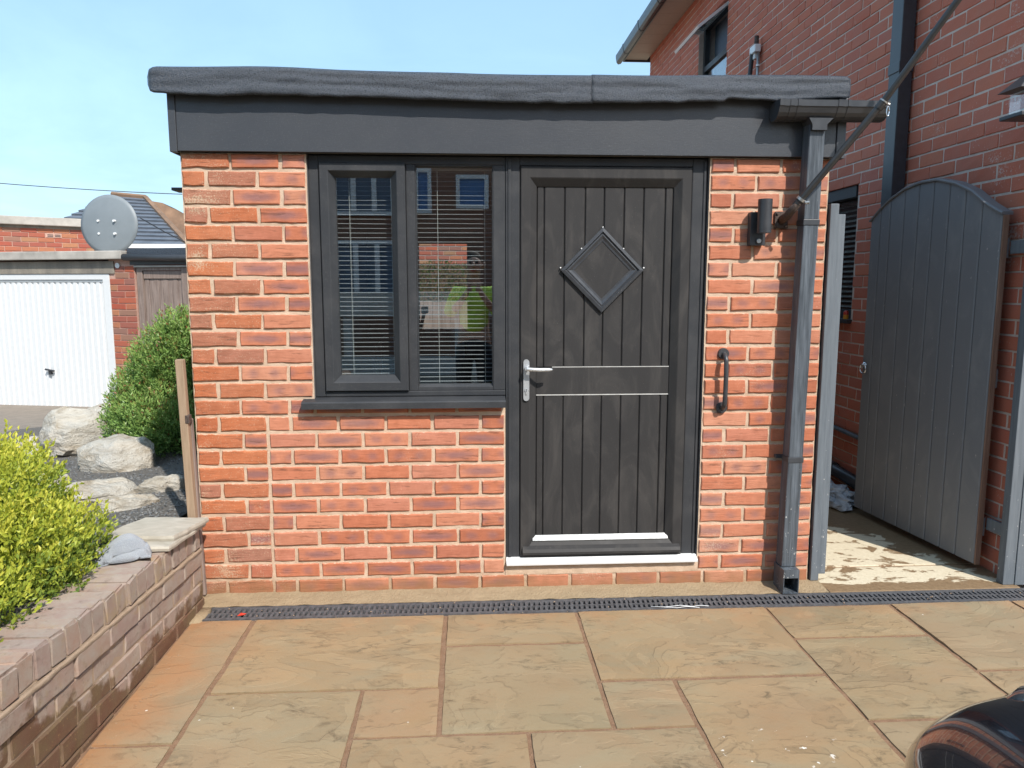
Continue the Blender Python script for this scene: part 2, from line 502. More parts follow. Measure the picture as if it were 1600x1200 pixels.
def m_gate():
    n = NB('grey_gate_paint')
    v = n.obj(); wp = n.pos()
    sc = n.noise(n.map(wp, (5, 5, 3)), 1.0, 6, 0.7, 0.9)
    gr = n.noise(n.map(wp, (60, 60, 5)), 1.0, 4)
    c = n.mix(n.rng(sc, 0.5, 0.78, 0, 0.5), (0.18, 0.182, 0.192), (0.30, 0.29, 0.28))
    sp = n.noise(n.map(wp, (60, 60, 24)), 1.0, 3, 0.6)
    c = n.mix(n.rng(sp, 0.70, 0.75, 0, 0.7), c, (0.50, 0.46, 0.42))
    return n.out(c, n.rng(sc, 0.3, 0.7, 0.42, 0.6), n.bump(gr, 0.2, 0.004), spec=0.45)


M['gate'] = m_gate()


def m_post():
    n = NB('grey_post_paint')
    wp = n.pos()
    gr = n.noise(n.map(wp, (55, 55, 4)), 1.0, 5, 0.65)
    px, py, pz = n.sep(wp)
    c = n.mix(n.rng(gr, 0.3, 0.75), (0.105, 0.122, 0.140), (0.165, 0.185, 0.205))
    chip = n.noise(n.map(wp, (1, 1, 0.5)), 85, 4, 0.65)
    lowr = n.rng(pz, 1.0, 0.0, 0, 0.06)
    c = n.mix(n.rng(n.mth('ADD', chip, lowr), 0.71, 0.735), c, (0.62, 0.60, 0.56))
    return n.out(c, 0.6, n.bump(gr, 0.35, 0.004), spec=0.35)


M['post'] = m_post()


def m_pipe():
    n = NB('scuffed_black_plastic')
    wp = n.pos()
    st = n.noise(n.map(wp, (70, 70, 3.0)), 1.0, 6, 0.7)
    px, py, pz = n.sep(wp)
    c = n.mix(n.rng(st, 0.4, 0.78, 0, 0.9), (0.045, 0.054, 0.065), (0.17, 0.195, 0.225))
    ch = n.noise(n.map(wp, (1, 1, 0.45)), 95, 4, 0.65)
    c = n.mix(n.rng(n.mth('ADD', ch, n.rng(pz, 0.9, 0.0, 0, 0.09)), 0.715, 0.74), c, (0.62, 0.62, 0.60))
    return n.out(c, n.rng(st, 0.35, 0.7, 0.28, 0.5), n.bump(st, 0.12, 0.003), spec=0.55)


M['pipe'] = m_pipe()
M['plastic'] = simple('dark_grey_plastic', (0.042, 0.045, 0.051), 0.36, bump=0.05)
M['drain'] = simple('drain_grating_plastic', (0.085, 0.085, 0.09), 0.62, nscale=40, nvar=0.35, bump=0.3)
M['lamp'] = simple('black_powder_coat', (0.035, 0.036, 0.04), 0.42, bump=0.12, bscale=500)
M['lens'] = simple('sensor_lens', (0.55, 0.56, 0.55), 0.2)
M['rail'] = simple('painted_iron', (0.045, 0.046, 0.05), 0.36, bump=0.1, bscale=150)
M['white_upvc'] = simple('white_upvc', (0.80, 0.80, 0.79), 0.35, nvar=0.03)
M['white_paint'] = simple('white_door_paint', (0.67, 0.68, 0.68), 0.4, nvar=0.03)
M['silver'] = simple('satin_handle', (0.62, 0.64, 0.66), 0.3, metal=0.6, nvar=0.05)
M['steel'] = simple('galvanised_steel', (0.45, 0.45, 0.44), 0.42, metal=0.8, nvar=0.2, bump=0.1)
M['rust'] = simple('rusty_iron', (0.085, 0.06, 0.05), 0.7, nscale=120, nvar=0.5, bump=0.5, metal=0.2)
M['pole'] = simple('black_pole_paint', (0.035, 0.034, 0.034), 0.4, bump=0.06)
M['slat'] = simple('blind_slat', (0.36, 0.375, 0.40), 0.45, nvar=0.05)
M['cord'] = simple('blind_cord', (0.60, 0.60, 0.58), 0.8)
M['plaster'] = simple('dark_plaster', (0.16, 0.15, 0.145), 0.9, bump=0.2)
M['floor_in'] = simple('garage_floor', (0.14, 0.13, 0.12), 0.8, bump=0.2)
M['cardboard'] = simple('cardboard', (0.34, 0.235, 0.135), 0.85, nvar=0.1)
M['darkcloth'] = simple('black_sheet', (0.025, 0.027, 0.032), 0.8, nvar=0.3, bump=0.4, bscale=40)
M['clutter'] = simple('grey_clutter', (0.42, 0.41, 0.39), 0.6, nvar=0.3)
M['bluecloth'] = simple('blue_plastic', (0.10, 0.22, 0.45), 0.5)
M['wood'] = simple('bare_wood', (0.40, 0.27, 0.16), 0.75, nvar=0.2, bump=0.2)
M['concrete'] = simple('weathered_concrete', (0.40, 0.37, 0.33), 0.92, nscale=6, nvar=0.22, bump=0.5, bscale=60)


def m_oldwood(name, a, b):
    n = NB(name)
    wp = n.pos()
    g = n.noise(n.map(wp, (40, 40, 3)), 1.0, 6, 0.7, 0.4)
    c = n.mix(n.rng(g, 0.3, 0.72), a, b)
    return n.out(c, 0.9, n.bump(g, 0.6, 0.006), spec=0.2)


M['oldwood'] = m_oldwood('weathered_timber', (0.16, 0.118, 0.10), (0.33, 0.26, 0.225))
M['stake'] = m_oldwood('stake_timber', (0.27, 0.185, 0.12), (0.40, 0.29, 0.20))
M['rawedge'] = m_oldwood('bare_gate_edge', (0.17, 0.095, 0.065), (0.30, 0.19, 0.14))


def m_lintel():
    n = NB('stained_concrete')
    wp = n.pos()
    px, py, pz = n.sep(wp)
    f = n.noise(n.map(wp, (6, 6, 1.5)), 1.0, 6, 0.65)
    c = n.mix(n.rng(f, 0.3, 0.75), (0.17, 0.155, 0.135), (0.33, 0.29, 0.235))
    return n.out(c, 0.92, n.bump(n.noise(wp, 50, 4), 0.4, 0.01), spec=0.2)


M['lintel'] = m_lintel()


def m_nbrick():
    n = NB('neighbour_brick')
    v = n.ovec()
    base = n.ramp(n.rnd(), [(0, (0.38, 0.085, 0.05)), (0.2, (0.30, 0.10, 0.075)), (0.4, (0.42, 0.11, 0.06)), (0.55, (0.36, 0.20, 0.11)), (0.7, (0.24, 0.13, 0.11)),
                            (0.85, (0.37, 0.10, 0.06)), (1, (0.42, 0.19, 0.10))])
    f = n.noise(v, 25, 4)
    base = n.mix(n.rng(f, 0.4, 0.7, 0, 0.4), base, (0.26, 0.13, 0.10))
    return n.out(base, 0.9, n.bump(f, 0.4, 0.005), spec=0.2)


M['nbrick'] = m_nbrick()
M['nmortar'] = m_mortar('neighbour_mortar', (0.46, 0.28, 0.22), (0.56, 0.36, 0.29), False)
M['dish'] = simple('grey_dish', (0.20, 0.225, 0.24), 0.5, nscale=4, nvar=0.08)
M['slate'] = simple('grey_roof_tile', (0.115, 0.13, 0.155), 0.55, nscale=3, nvar=0.2, bump=0.3, bscale=30)
M['redtile'] = simple('brown_roof_tile', (0.22, 0.135, 0.085), 0.9, nscale=2, nvar=0.35, bump=0.6, bscale=20)
M['soffit'] = simple('cream_soffit', (0.55, 0.47, 0.38), 0.6, nvar=0.06)
M['wire'] = simple('black_cable', (0.02, 0.02, 0.022), 0.6)
M['render'] = simple('grey_render', (0.50, 0.49, 0.46), 0.9)
M['net_sky'] = simple('net_curtain_sky_tint', (0.15, 0.19, 0.25), 0.9)  # blue tone paints in the sky mirrored by the opposite panes


def m_towel():
    n = NB('grey_towelling')
    v = n.obj()
    w = n.voro(v, 330)
    c = n.mix(n.rng(n.noise(v, 7, 4), 0.3, 0.7), (0.30, 0.325, 0.36), (0.42, 0.44, 0.47))
    c = n.mix(n.rng(w, 0.2, 0.6, 0, 0.35), c, (0.16, 0.175, 0.20))
    return n.out(c, 1.0, n.bump(w, 0.9, 0.004), spec=0.1, Sheen_Weight=0.3)


M['towel'] = m_towel()


def m_flag():
    n = NB('pale_flagstone')
    v = n.obj()
    f = n.noise(n.map(v, (1, 1.8, 1)), 7, 6, 0.62, 0.8)
    c = n.mix(n.rng(f, 0.35, 0.7), (0.36, 0.325, 0.265), (0.50, 0.455, 0.38))
    c = n.mix(n.rng(n.noise(v, 40, 4), 0.6, 0.75, 0, 0.4), c, (0.34, 0.30, 0.23))
    return n.out(c, 0.85, n.bump(f, 0.5, 0.006), spec=0.25)


M['flag'] = m_flag()
M['sack'] = simple('pale_plastic_sack', (0.50, 0.52, 0.55), 0.35, nscale=9, nvar=0.3, bump=0.3, bscale=40)
n_ = NB('car_paint')
n_.out((0.008, 0.009, 0.013), 0.16, spec=0.5, Coat_Weight=1.0, Coat_Roughness=0.02)
M['car'] = n_.m
n_ = NB('chrome'); n_.out((0.75, 0.76, 0.78), 0.08, metal=1.0); M['chrome'] = n_.m
M['tyre'] = simple('tyre_rubber', (0.02, 0.02, 0.02), 0.85)
M['car_glass'] = simple('tinted_car_glass', (0.01, 0.012, 0.014), 0.05)
n_ = NB('headlight_lens'); n_.out((0.06, 0.065, 0.07), 0.06, spec=0.7, Coat_Weight=1.0); M['headlight'] = n_.m
M['hivis'] = simple('hi_vis_cloth', (0.58, 0.92, 0.12), 0.8, nvar=0.1)
M['trouser'] = simple('dark_trousers', (0.03, 0.033, 0.04), 0.85)
M['skin'] = simple('skin_tone', (0.50, 0.32, 0.235), 0.55)
M['hair'] = simple('brown_hair', (0.05, 0.035, 0.025), 0.7)
M['amber'] = simple('amber_plastic', (0.75, 0.30, 0.03), 0.3)
M['redpl'] = simple('red_plastic', (0.55, 0.05, 0.03), 0.3)


# ================================================================== geometry helpers
class MB:
    def __init__(s): s.v = []; s.f = []; s.uvt = None

    def add(s, vs, fs):
        k = len(s.v); s.v += [tuple(v) for v in vs]; s.f += [tuple(i + k for i in f) for f in fs]
        return s

    def box(s, a, b, bev=0.0):
        x0, y0, z0 = [min(p, q) for p, q in zip(a, b)]; x1, y1, z1 = [max(p, q) for p, q in zip(a, b)]
        bev = min(bev, (x1 - x0) / 2.01, (y1 - y0) / 2.01, (z1 - z0) / 2.01)
        if bev <= 0:
            return s.add([(x0, y0, z0), (x1, y0, z0), (x1, y1, z0), (x0, y1, z0), (x0, y0, z1), (x1, y0, z1), (x1, y1, z1), (x0, y1, z1)],
                         [(0, 3, 2, 1), (4, 5, 6, 7), (0, 1, 5, 4), (1, 2, 6, 5), (2, 3, 7, 6), (3, 0, 4, 7)])
        bm = bmesh.new()
        bmesh.ops.create_cube(bm, size=1)
        for v in bm.verts:
            v.co = Vector(((x0 + x1) / 2 + v.co.x * (x1 - x0), (y0 + y1) / 2 + v.co.y * (y1 - y0), (z0 + z1) / 2 + v.co.z * (z1 - z0)))
        bmesh.ops.bevel(bm, geom=list(bm.edges), offset=bev, segments=2, affect='EDGES', profile=0.6)
        return s.addbm(bm)

    def addbm(s, bm):
        bm.verts.index_update()
        s.add([v.co[:] for v in bm.verts], [[v.index for v in f.verts] for f in bm.faces])
        bm.free()
        return s

    def tube(s, pts, r, n=10, caps=True, sq=False):
        """swept tube along points; r a number or list; sq gives a square section"""
        pts = [Vector(p) for p in pts]
        if not isinstance(r, (list, tuple)): r = [r] * len(pts)
        rings = []
        prev = None
        for i, p in enumerate(pts):
            t = (pts[min(i + 1, len(pts) - 1)] - pts[max(i - 1, 0)]).normalized()
            up = prev if prev is not None else (Vector((0, 0, 1)) if abs(t.z) < 0.9 else Vector((1, 0, 0)))
            a = (up - t * up.dot(t)).normalized(); prev = a
            b = t.cross(a)
            k = 4 if sq else n
            rings.append([p + (a * math.cos(2 * math.pi * (j + (0.5 if sq else 0)) / k) + b * math.sin(2 * math.pi * (j + (0.5 if sq else 0)) / k)) * r[i] for j in range(k)])
        k = len(rings[0]); vs = [v for rg in rings for v in rg]; fs = []
        for i in range(len(rings) - 1):
            for j in range(k):
                fs.append((i * k + j, i * k + (j + 1) % k, (i + 1) * k + (j + 1) % k, (i + 1) * k + j))
        if caps:
            fs.append(tuple(range(k - 1, -1, -1))); fs.append(tuple((len(rings) - 1) * k + j for j in range(k)))
        return s.add(vs, fs)

    def cyl(s, p0, p1, r, n=16, r2=None):
        return s.tube([p0, p1], [r, r if r2 is None else r2], n)

    def prism(s, poly, axis, a, b):
        """poly of 2-D points extruded along axis ('x','y','z') from a to b"""
        def P(u, v, w):
            return {'x': (w, u, v), 'y': (u, w, v), 'z': (u, v, w)}[axis]
        n = len(poly)
        vs = [P(u, v, a) for u, v in poly] + [P(u, v, b) for u, v in poly]
        fs = [tuple(range(n)), tuple(range(2 * n - 1, n - 1, -1))] + [(i, i + n, (i + 1) % n + n, (i + 1) % n) for i in range(n)]
        return s.add(vs, fs)

    def quad(s, a, b, c, d): return s.add([a, b, c, d], [(0, 1, 2, 3)])

    def mesh(s, name, smooth=False, fix=True):
        me = bpy.data.meshes.new(name)
        me.from_pydata(s.v, [], s.f)
        if fix:
            bm = bmesh.new(); bm.from_mesh(me)
            bmesh.ops.recalc_face_normals(bm, faces=bm.faces)
            bm.to_mesh(me); bm.free()
        if smooth:
            for p in me.polygons: p.use_smooth = True
        me.update()
        return me


def root_of(o):
    while o.parent: o = o.parent
    return o


def build(name, mb, mat, parent=None, local=False, smooth=False, auto=None, fix=True):
    """link a builder as ONE object; vertices are world coordinates unless local"""
    if parent is not None and not local:
        r = root_of(parent).location
        mb.v = [(x - r.x, y - r.y, z - r.z) for x, y, z in mb.v]
    me = mb.mesh(name, smooth or auto is not None, fix)
    me.materials.append(mat)
    o = bpy.data.objects.new(name, me)
    COL.objects.link(o)
    if auto is not None:
        me.set_sharp_from_angle(angle=R(auto))
    if parent is not None: o.parent = parent
    return o


def tag(o, label=None, cat=None, group=None, kind=None):
    if label: o['label'] = label
    if cat: o['category'] = cat
    if group: o['group'] = group
    if kind: o['kind'] = kind
    return o


def thing(name, label, cat, loc=(0, 0, 0), rotz=0.0, group=None):
    o = bpy.data.objects.new(name, None)
    o.empty_display_size = 0.1
    o.location = loc; o.rotation_euler = (0, 0, rotz)
    COL.objects.link(o)
    return tag(o, label, cat, group)


def inst(name, me, parent, loc, rotz=0.0, scale=(1, 1, 1), rot=None):
    """an object sharing mesh data; loc is in the parent thing's frame"""
    o = bpy.data.objects.new(name, me)
    COL.objects.link(o)
    o.parent = parent
    o.location = loc
    o.rotation_euler = rot if rot else (0, 0, rotz)
    o.scale = scale
    return o


def brick_mb(L, H, D, seed, jit=0.0017, bev=0.004, nx=4, nz=3):
    """brick with chipped, slightly uneven arrises; front face at y=0, centred in x and z"""
    rg = random.Random(seed)
    mb = MB()
    vs = []; idx = {}
    for j in range(nz):
        for i in range(nx):
            edge = i in (0, nx - 1) or j in (0, nz - 1)
            x = -L / 2 + L * i / (nx - 1); z = -H / 2 + H * j / (nz - 1)
            jx = rg.uniform(-jit, jit) if edge else 0
            jz = rg.uniform(-jit, jit) if edge else 0
            sx = bev * (1 if i == 0 else -1 if i == nx - 1 else 0); sz = bev * (1 if j == 0 else -1 if j == nz - 1 else 0)
            idx[i, j] = len(vs)
            vs.append((x + sx + jx, rg.uniform(-0.0008, 0.0012), z + sz + jz))
    fs = [(idx[i, j], idx[i + 1, j], idx[i + 1, j + 1], idx[i, j + 1]) for i in range(nx - 1) for j in range(nz - 1)]
    per = [(i, 0) for i in range(nx)] + [(nx - 1, j) for j in range(1, nz)] + [(i, nz - 1) for i in range(nx - 2, -1, -1)] + [(0, j) for j in range(nz - 2, 0, -1)]
    a = len(vs)
    for (i, j) in per:
        x, y, z = vs[idx[i, j]]
        sx = -bev if i == 0 else bev if i == nx - 1 else 0; sz = -bev if j == 0 else bev if j == nz - 1 else 0
        vs.append((x + sx, bev * 1.1, z + sz))
    b = len(vs)
    for (i, j) in per:
        x = -L / 2 + L * i / (nx - 1); z = -H / 2 + H * j / (nz - 1)
        vs.append((x, D, z))
    m = len(per)
    for k in range(m):
        q = (k + 1) % m
        fs.append((idx[per[k]], a + k, a + q, idx[per[q]])[::-1])
        fs.append((a + k, b + k, b + q, a + q)[::-1])
    mb.add(vs, fs)
    return mb


def brick_set(name, L, H, D, mat, k=6, **kw):
    r = []
    for i in range(k):
        me = brick_mb(L, H, D, hash((name, i)) % 9999 if False else i * 31 + int(L * 1000) + len(name), **kw).mesh(name)
        me.materials.append(mat)
        r.append(me)
    return r


# ================================================================== GROUND
g = MB(); g.quad((-400, -400, -0.42), (400, -400, -0.42), (400, 400, -0.42), (-400, 400, -0.42))
tag(build('ground', g, M['ground']), 'bare brown ground far beyond the garden', kind='structure')

patio = bpy.data.objects.new('patio', None); COL.objects.link(patio)
tag(patio, 'patio of riven tan sandstone slabs with reddish joints', kind='structure')
# bedding mortar that shows in the joints (a fine sheet just under the slab tops)
g = MB()
X0, X1, Y0, Y1 = -1.30, 6.0, -6.6, -0.272
nx, ny = 150, 130
g.add([(X0 + (X1 - X0) * i / nx, Y0 + (Y1 - Y0) * j / ny, -0.0075 + 0.004 * mnoise.noise(Vector((X0 + (X1 - X0) * i / nx, Y0 + (Y1 - Y0) * j / ny, 0)) * 14)) for j in range(ny + 1) for i in range(nx + 1)],
      [(j * (nx + 1) + i, j * (nx + 1) + i + 1, (j + 1) * (nx + 1) + i + 1, (j + 1) * (nx + 1) + i) for j in range(ny) for i in range(nx)])
build('joint', g, M['joint'], patio, fix=False)


def slab(x0, x1, y0, y1, seed):
    rg = random.Random(seed)
    gp = 0.009
    x0 += gp + rg.uniform(-.003, .004); x1 -= gp + rg.uniform(-.003, .004); y0 += gp + rg.uniform(-.003, .004); y1 -= gp + rg.uniform(-.003, .004)
    st = 0.035
    nx = max(3, int((x1 - x0) / st)); ny = max(3, int((y1 - y0) / st))
    zt = rg.uniform(-0.0015, 0.0025)
    off = Vector((seed * 3.7, seed * 1.3, 0))
    vs = []; fs = []
    for j in range(ny + 1):
        for i in range(nx + 1):
            x = x0 + (x1 - x0) * i / nx; y = y0 + (y1 - y0) * j / ny
            e = i in (0, nx) or j in (0, ny)
            h = 0.0035 * mnoise.noise(Vector((x * 3, y * 5, 0)) + off) + 0.0022 * mnoise.noise(Vector((x * 11, y * 15, 0)) + off)
            if e:
                w = Vector((x * 16, y * 16, 3)) + off
                x += 0.0035 * mnoise.noise(w); y += 0.0035 * mnoise.noise(w + Vector((7, 7, 7)))
                h -= 0.0025
            vs.append((x, y, zt + h))
    w = nx + 1
    fs = [(j * w + i, j * w + i + 1, (j + 1) * w + i + 1, (j + 1) * w + i) for j in range(ny) for i in range(nx)]
    per = [i for i in range(nx + 1)] + [j * w + nx for j in range(1, ny + 1)] + [ny * w + i for i in range(nx - 1, -1, -1)] + [j * w for j in range(ny - 1, 0, -1)]
    a = len(vs)
    for k in per: vs.append((vs[k][0], vs[k][1], -0.03))
    for k in range(len(per)):
        q = (k + 1) % len(per)
        fs.append((per[k], a + k, a + q, per[q]))
    cx, cy = (x0 + x1) / 2, (y0 + y1) / 2
    mb = MB(); mb.add([(x - cx, y - cy, z) for x, y, z in vs], fs)
    me = mb.mesh('paving_slab', smooth=True, fix=False)
    me.set_sharp_from_angle(angle=R(50))
    me.materials.append(M['paving'])
    inst('paving_slab', me, patio, (cx, cy, 0))


JX = [-1.285, -1.0, -0.415, -0.118, 0.195, 0.498, 0.795, 1.408, 2.022]
slabs = [(-1.285, -1.0, -1.223, -0.275), (-1.0, -0.118, -0.913, -0.275), (-1.0, -0.415, -1.83, -0.913), (-0.415, -0.118, -1.223, -0.913),
         (-0.118, 0.498, -0.583, -0.275), (-0.118, 0.498, -1.217, -0.583), (0.498, 1.408, -0.90, -0.275), (0.498, 0.795, -1.217, -0.90),
         (0.795, 1.408, -1.83, -0.90), (-0.415, 0.195, -1.83, -1.223), (0.195, 0.795, -1.52, -1.217), (0.195, 0.795, -1.83, -1.52),
         (1.408, 2.022, -0.60, -0.275), (1.408, 2.022, -1.22, -0.60), (2.022, 2.635, -0.91, -0.275), (2.022, 2.93, -1.52, -0.91), (2.635, 2.93, -0.91, -0.275),
         (2.93, 3.55, -0.91, -0.275), (2.93, 3.55, -1.52, -0.91), (1.408, 2.022, -1.83, -1.22), (2.022, 2.93, -1.83, -1.52), (2.93, 3.55, -1.83, -1.52),
         (-1.285, -1.0, -1.83, -1.223)]
y = -1.83
k = 0
while y > -6.0:                      # courses behind and beside the camera
    hh = (0.61, 0.915)[k % 2]
    x = -1.285
    while x < 5.6:
        wv = random.choice((0.61, 0.915, 0.915, 0.3))
        slabs.append((x, min(x + wv, 5.8), max(y - hh, -6.4), y)); x += wv
    y -= hh; k += 1
for (x0_, x1_) in ((3.55, 4.45), (4.45, 5.4)):
    for (y0_, y1_) in ((-0.91, -0.275), (-1.83, -0.91)): slabs.append((x0_, x1_, y0_, y1_))
for i, s_ in enumerate(slabs): slab(*s_, i + 1)

# cement strip between wall and drain, concrete of the passage
g = MB()
nx, ny = 160, 8
g.add([(-1.36 + 3.16 * i / nx, -0.135 + 0.155 * j / ny, 0.001 + 0.012 * (j / ny) + 0.005 * mnoise.noise(Vector((i * .3, j * .5, 2)))) for j in range(ny + 1) for i in range(nx + 1)],
      [(j * (nx + 1) + i, j * (nx + 1) + i + 1, (j + 1) * (nx + 1) + i + 1, (j + 1) * (nx + 1) + i) for j in range(ny) for i in range(nx)])
g.box((-1.32, -0.30, -0.08), (-1.2415, -0.12, 0.0005))
g.box((-1.40, -0.12, -0.08), (-1.30, 0.03, 0.0))
tag(build('cement_strip', g, M['strip'], smooth=True, fix=False), 'narrow strip of tan cement along the foot of the garage', kind='structure')

passage = bpy.data.objects.new('passage', None); COL.objects.link(passage)
tag(passage, 'passage floor of paint splashed concrete behind the drain', kind='structure')
for (y0_, y1_) in ((-0.137, 0.176), (0.200, 1.9), (1.92, 4.3), (4.32, 8.0)):
    g = MB(); g.box((1.802, y0_, -0.08), (2.80, y1_, 0.004), 0.004)
    build('concrete_slab', g, M['passage'], passage)
g = MB(); g.box((1.803, 0.1, -0.05), (2.80, 0.28, -0.004))
build('joint', g, M['joint'], passage)

# drain channel
dr = thing('drain_channel', 'long black slotted drain grating along the foot of the garage', 'drain', (-1.25, -0.2, 0))
g = MB(); g.box((-1.24, -0.272, -0.10), (3.6, -0.262, 0.000)); g.box((-1.24, -0.146, -0.10), (3.6, -0.136, 0.000)); g.box((-1.24, -0.262, -0.11), (3.6, -0.146, -0.09))
build('channel', g, M['drain'], dr)
x = -1.235
ci = 0
while x < 3.5:
    xe = min(x + 1.0, 3.55)
    g = MB()
    for (ya, yb) in ((-0.2615, -0.249), (-0.208, -0.200), (-0.159, -0.1465)):
        g.box((x, ya, -0.022), (xe - 0.004, yb, -0.001))
    k = int((xe - x) / 0.0245)
    for i in range(k + 1):
        xx = x + i * 0.0245
        g.box((xx, -0.249, -0.022), (min(xx + 0.0125, xe - 0.004), -0.208, -0.0015))
        xx2 = xx + 0.006
        if xx2 + 0.0125 < xe: g.box((xx2, -0.200, -0.022), (xx2 + 0.0125, -0.159, -0.0015))
    build('grating', g, M['drain'], dr)
    x = xe
# grit and a red scrap caught in the grating
lf = MB()
rg = random.Random(4)
for i in range(70):
    p = Vector((rg.uniform(-1.2, 3.3), rg.uniform(-0.27, -0.14), 0.002)); s_ = rg.uniform(0.002, 0.005)
    a = rg.uniform(0, 6.3)
    lf.add([p + Vector((math.cos(a + t) * s_, math.sin(a + t) * s_, 0)) for t in (0, 1.7, 3.4, 4.9)] + [p + Vector((0, 0, s_ * .8))], [(0, 1, 4), (1, 2, 4), (2, 3, 4), (3, 0, 4)])
for i in range(420):
    near = rg.random() < .6
    p = Vector((rg.uniform(-1.25, 3.2), -0.28 - (rg.random() ** 2 * 0.25 if near else rg.random() * 1.5), 0.002)); s_ = rg.uniform(0.0012, 0.0034)
    if rg.random() < .25: p = Vector((rg.uniform(-1.27, -1.2), rg.uniform(-1.6, -0.3), 0.002))
    a = rg.uniform(0, 6.3)
    lf.add([p + Vector((math.cos(a + t) * s_, math.sin(a + t) * s_ * .8, 0)) for t in (0, 1.7, 3.4, 4.9)] + [p + Vector((0, 0, s_ * .7))], [(0, 1, 4), (1, 2, 4), (2, 3, 4), (3, 0, 4)])
tag(build('grit', lf, M['stake']), 'pale grit scattered over the drain and the paving', kind='stuff')
g = MB(); g.add([(-1.092, -0.245, 0.003), (-1.060, -0.240, 0.006), (-1.052, -0.222, 0.004), (-1.078, -0.224, 0.010)], [(0, 1, 3), (1, 2, 3)])
tag(build('plastic_scrap', g, M['redpl']), 'small red plastic scrap lying on the drain grating', 'scrap')
g = MB()
g.tube([(0.86, -0.255, 0.004), (0.93, -0.268, 0.006), (1.0, -0.262, 0.010), (1.06, -0.27, 0.006), (1.10, -0.255, 0.004), (1.14, -0.264, 0.004)], 0.0016, 6)
g.tube([(0.90, -0.262, 0.004), (0.98, -0.280, 0.006), (1.03, -0.272, 0.008), (1.09, -0.279, 0.004)], 0.0014, 6)
tag(build('string', g, M['white_paint'], smooth=True), 'bit of pale string lying at the edge of the drain', 'string')

# ================================================================== GARAGE
GX0, GX1 = -1.325, 1.752
gar = thing('garage', 'converted brick garage with black door, window and flat felt roof', 'garage', (0.2, 0.0, 0.0))
CH, BH = 0.0826, 0.0655
random.seed(11)
G_new = {'f': brick_set('brick', 0.2115, BH, 0.09, M['brick'], 8), 'h': brick_set('brick', 0.1035, BH, 0.09, M['brick'], 6, nx=3)}
G_old = {'f': brick_set('brick', 0.2115, BH + .002, 0.09, M['brick_old'], 6, jit=0.003, bev=0.005), 'h': brick_set('brick', 0.1035, BH + .002, 0.09, M['brick_old'], 5, jit=0.003, bev=0.005, nx=3)}
gl_ = gar.location


def put_brick(x0, x1, z0, z1, old=False, clip=None):
    L = x1 - x0
    key = 'f' if L > 0.15 else 'h'
    ref = 0.2115 if key == 'f' else 0.1035
    me = random.choice((G_old if old else G_new)[key])
    h = z1 - z0
    o = inst('brick', me, gar, ((x0 + x1) / 2 - gl_.x, random.uniform(-0.003, 0.0025) - gl_.y, (z0 + z1) / 2 - gl_.z),
             scale=(L / ref, 1, h / BH))
    o.rotation_euler = (random.uniform(-.006, .006), random.uniform(-.006, .006), random.uniform(-.008, .008))
    return o


def course(k): return 0.0062 + CH * k, 0.0062 + CH * k + BH


def fill(xs, z0, z1, old_until=-99):
    for a, b in zip(xs[:-1], xs[1:]):
        if b - a < 0.03: continue
        put_brick(a + 0.0085 + random.uniform(-.0015, .0015), b - 0.0085 + random.uniform(-.0015, .0015), z0 + random.uniform(-.001, .001), z1 + random.uniform(-.001, .001), b < old_until + 0.02)


WL, WR, DR = -0.750, 0.176, 1.160      # window left, door left, door right
P_ = 0.2285
for k in range(26):
    z0, z1 = course(k)
    if k == 25: z1 = 2.132
    even = k % 2 == 0
    # left pillar
    if k >= 12 or k == 11:
        if even: xs = [GX0, GX0 + 0.117, GX0 + 0.117 + P_, WL]
        else: xs = [GX0, GX0 + P_ - 0.004, GX0 + 2 * P_ - .004, WL]
        xs = [x + (random.uniform(-.006, .006) if 0 < i < len(xs) - 1 else 0) for i, x in enumerate(xs)]
        if k == 11:
            fill(xs[:-1] + [xs[-1]], z0, z1, GX0 + 0.35)
            x = WL; ls = [WL]
            while x < WR - 0.05: x += P_; ls.append(min(x, WR))
            fill(ls, z0, 0.941)
        else:
            fill(xs, z0, z1, GX0 + (0.35 if even else 0.25))
    else:
        if even: xs = [GX0, GX0 + 0.115, GX0 + 0.115 + P_]
        else: xs = [GX0, GX0 + P_, GX0 + P_ + 0.118]
        xj = xs[-1]
        x = xj + (0.115 if even else P_)
        end = WR if k >= 1 else 99
        if k == 0: end = GX1
        while x < end - 0.05:
            xs.append(x + random.uniform(-.004, .004)); x += P_
        xs.append(end)
        if len(xs) > 2 and xs[-1] - xs[-2] > 0.24: xs.insert(-1, xs[-1] - 0.12)
        fill(xs, z0, z1, GX0 + 0.36 if even else GX0 + 0.24)
    # right pillar
    if k >= 1:
        if even: xs = [DR, DR + P_, DR + 2 * P_, GX1]
        else: xs = [DR, DR + 0.122, DR + 0.122 + P_, GX1]
        xs = [x + (random.uniform(-.006, .006) if 0 < i < len(xs) - 1 else 0) for i, x in enumerate(xs)]
        fill(xs, z0, z1)
# half buried bottom course
x = GX0
while x < GX1:
    put_brick(x + .006, min(x + P_, GX1) - .006, -0.055, -0.0105 + random.uniform(-.004, .003), x < GX0 + .3); x += P_

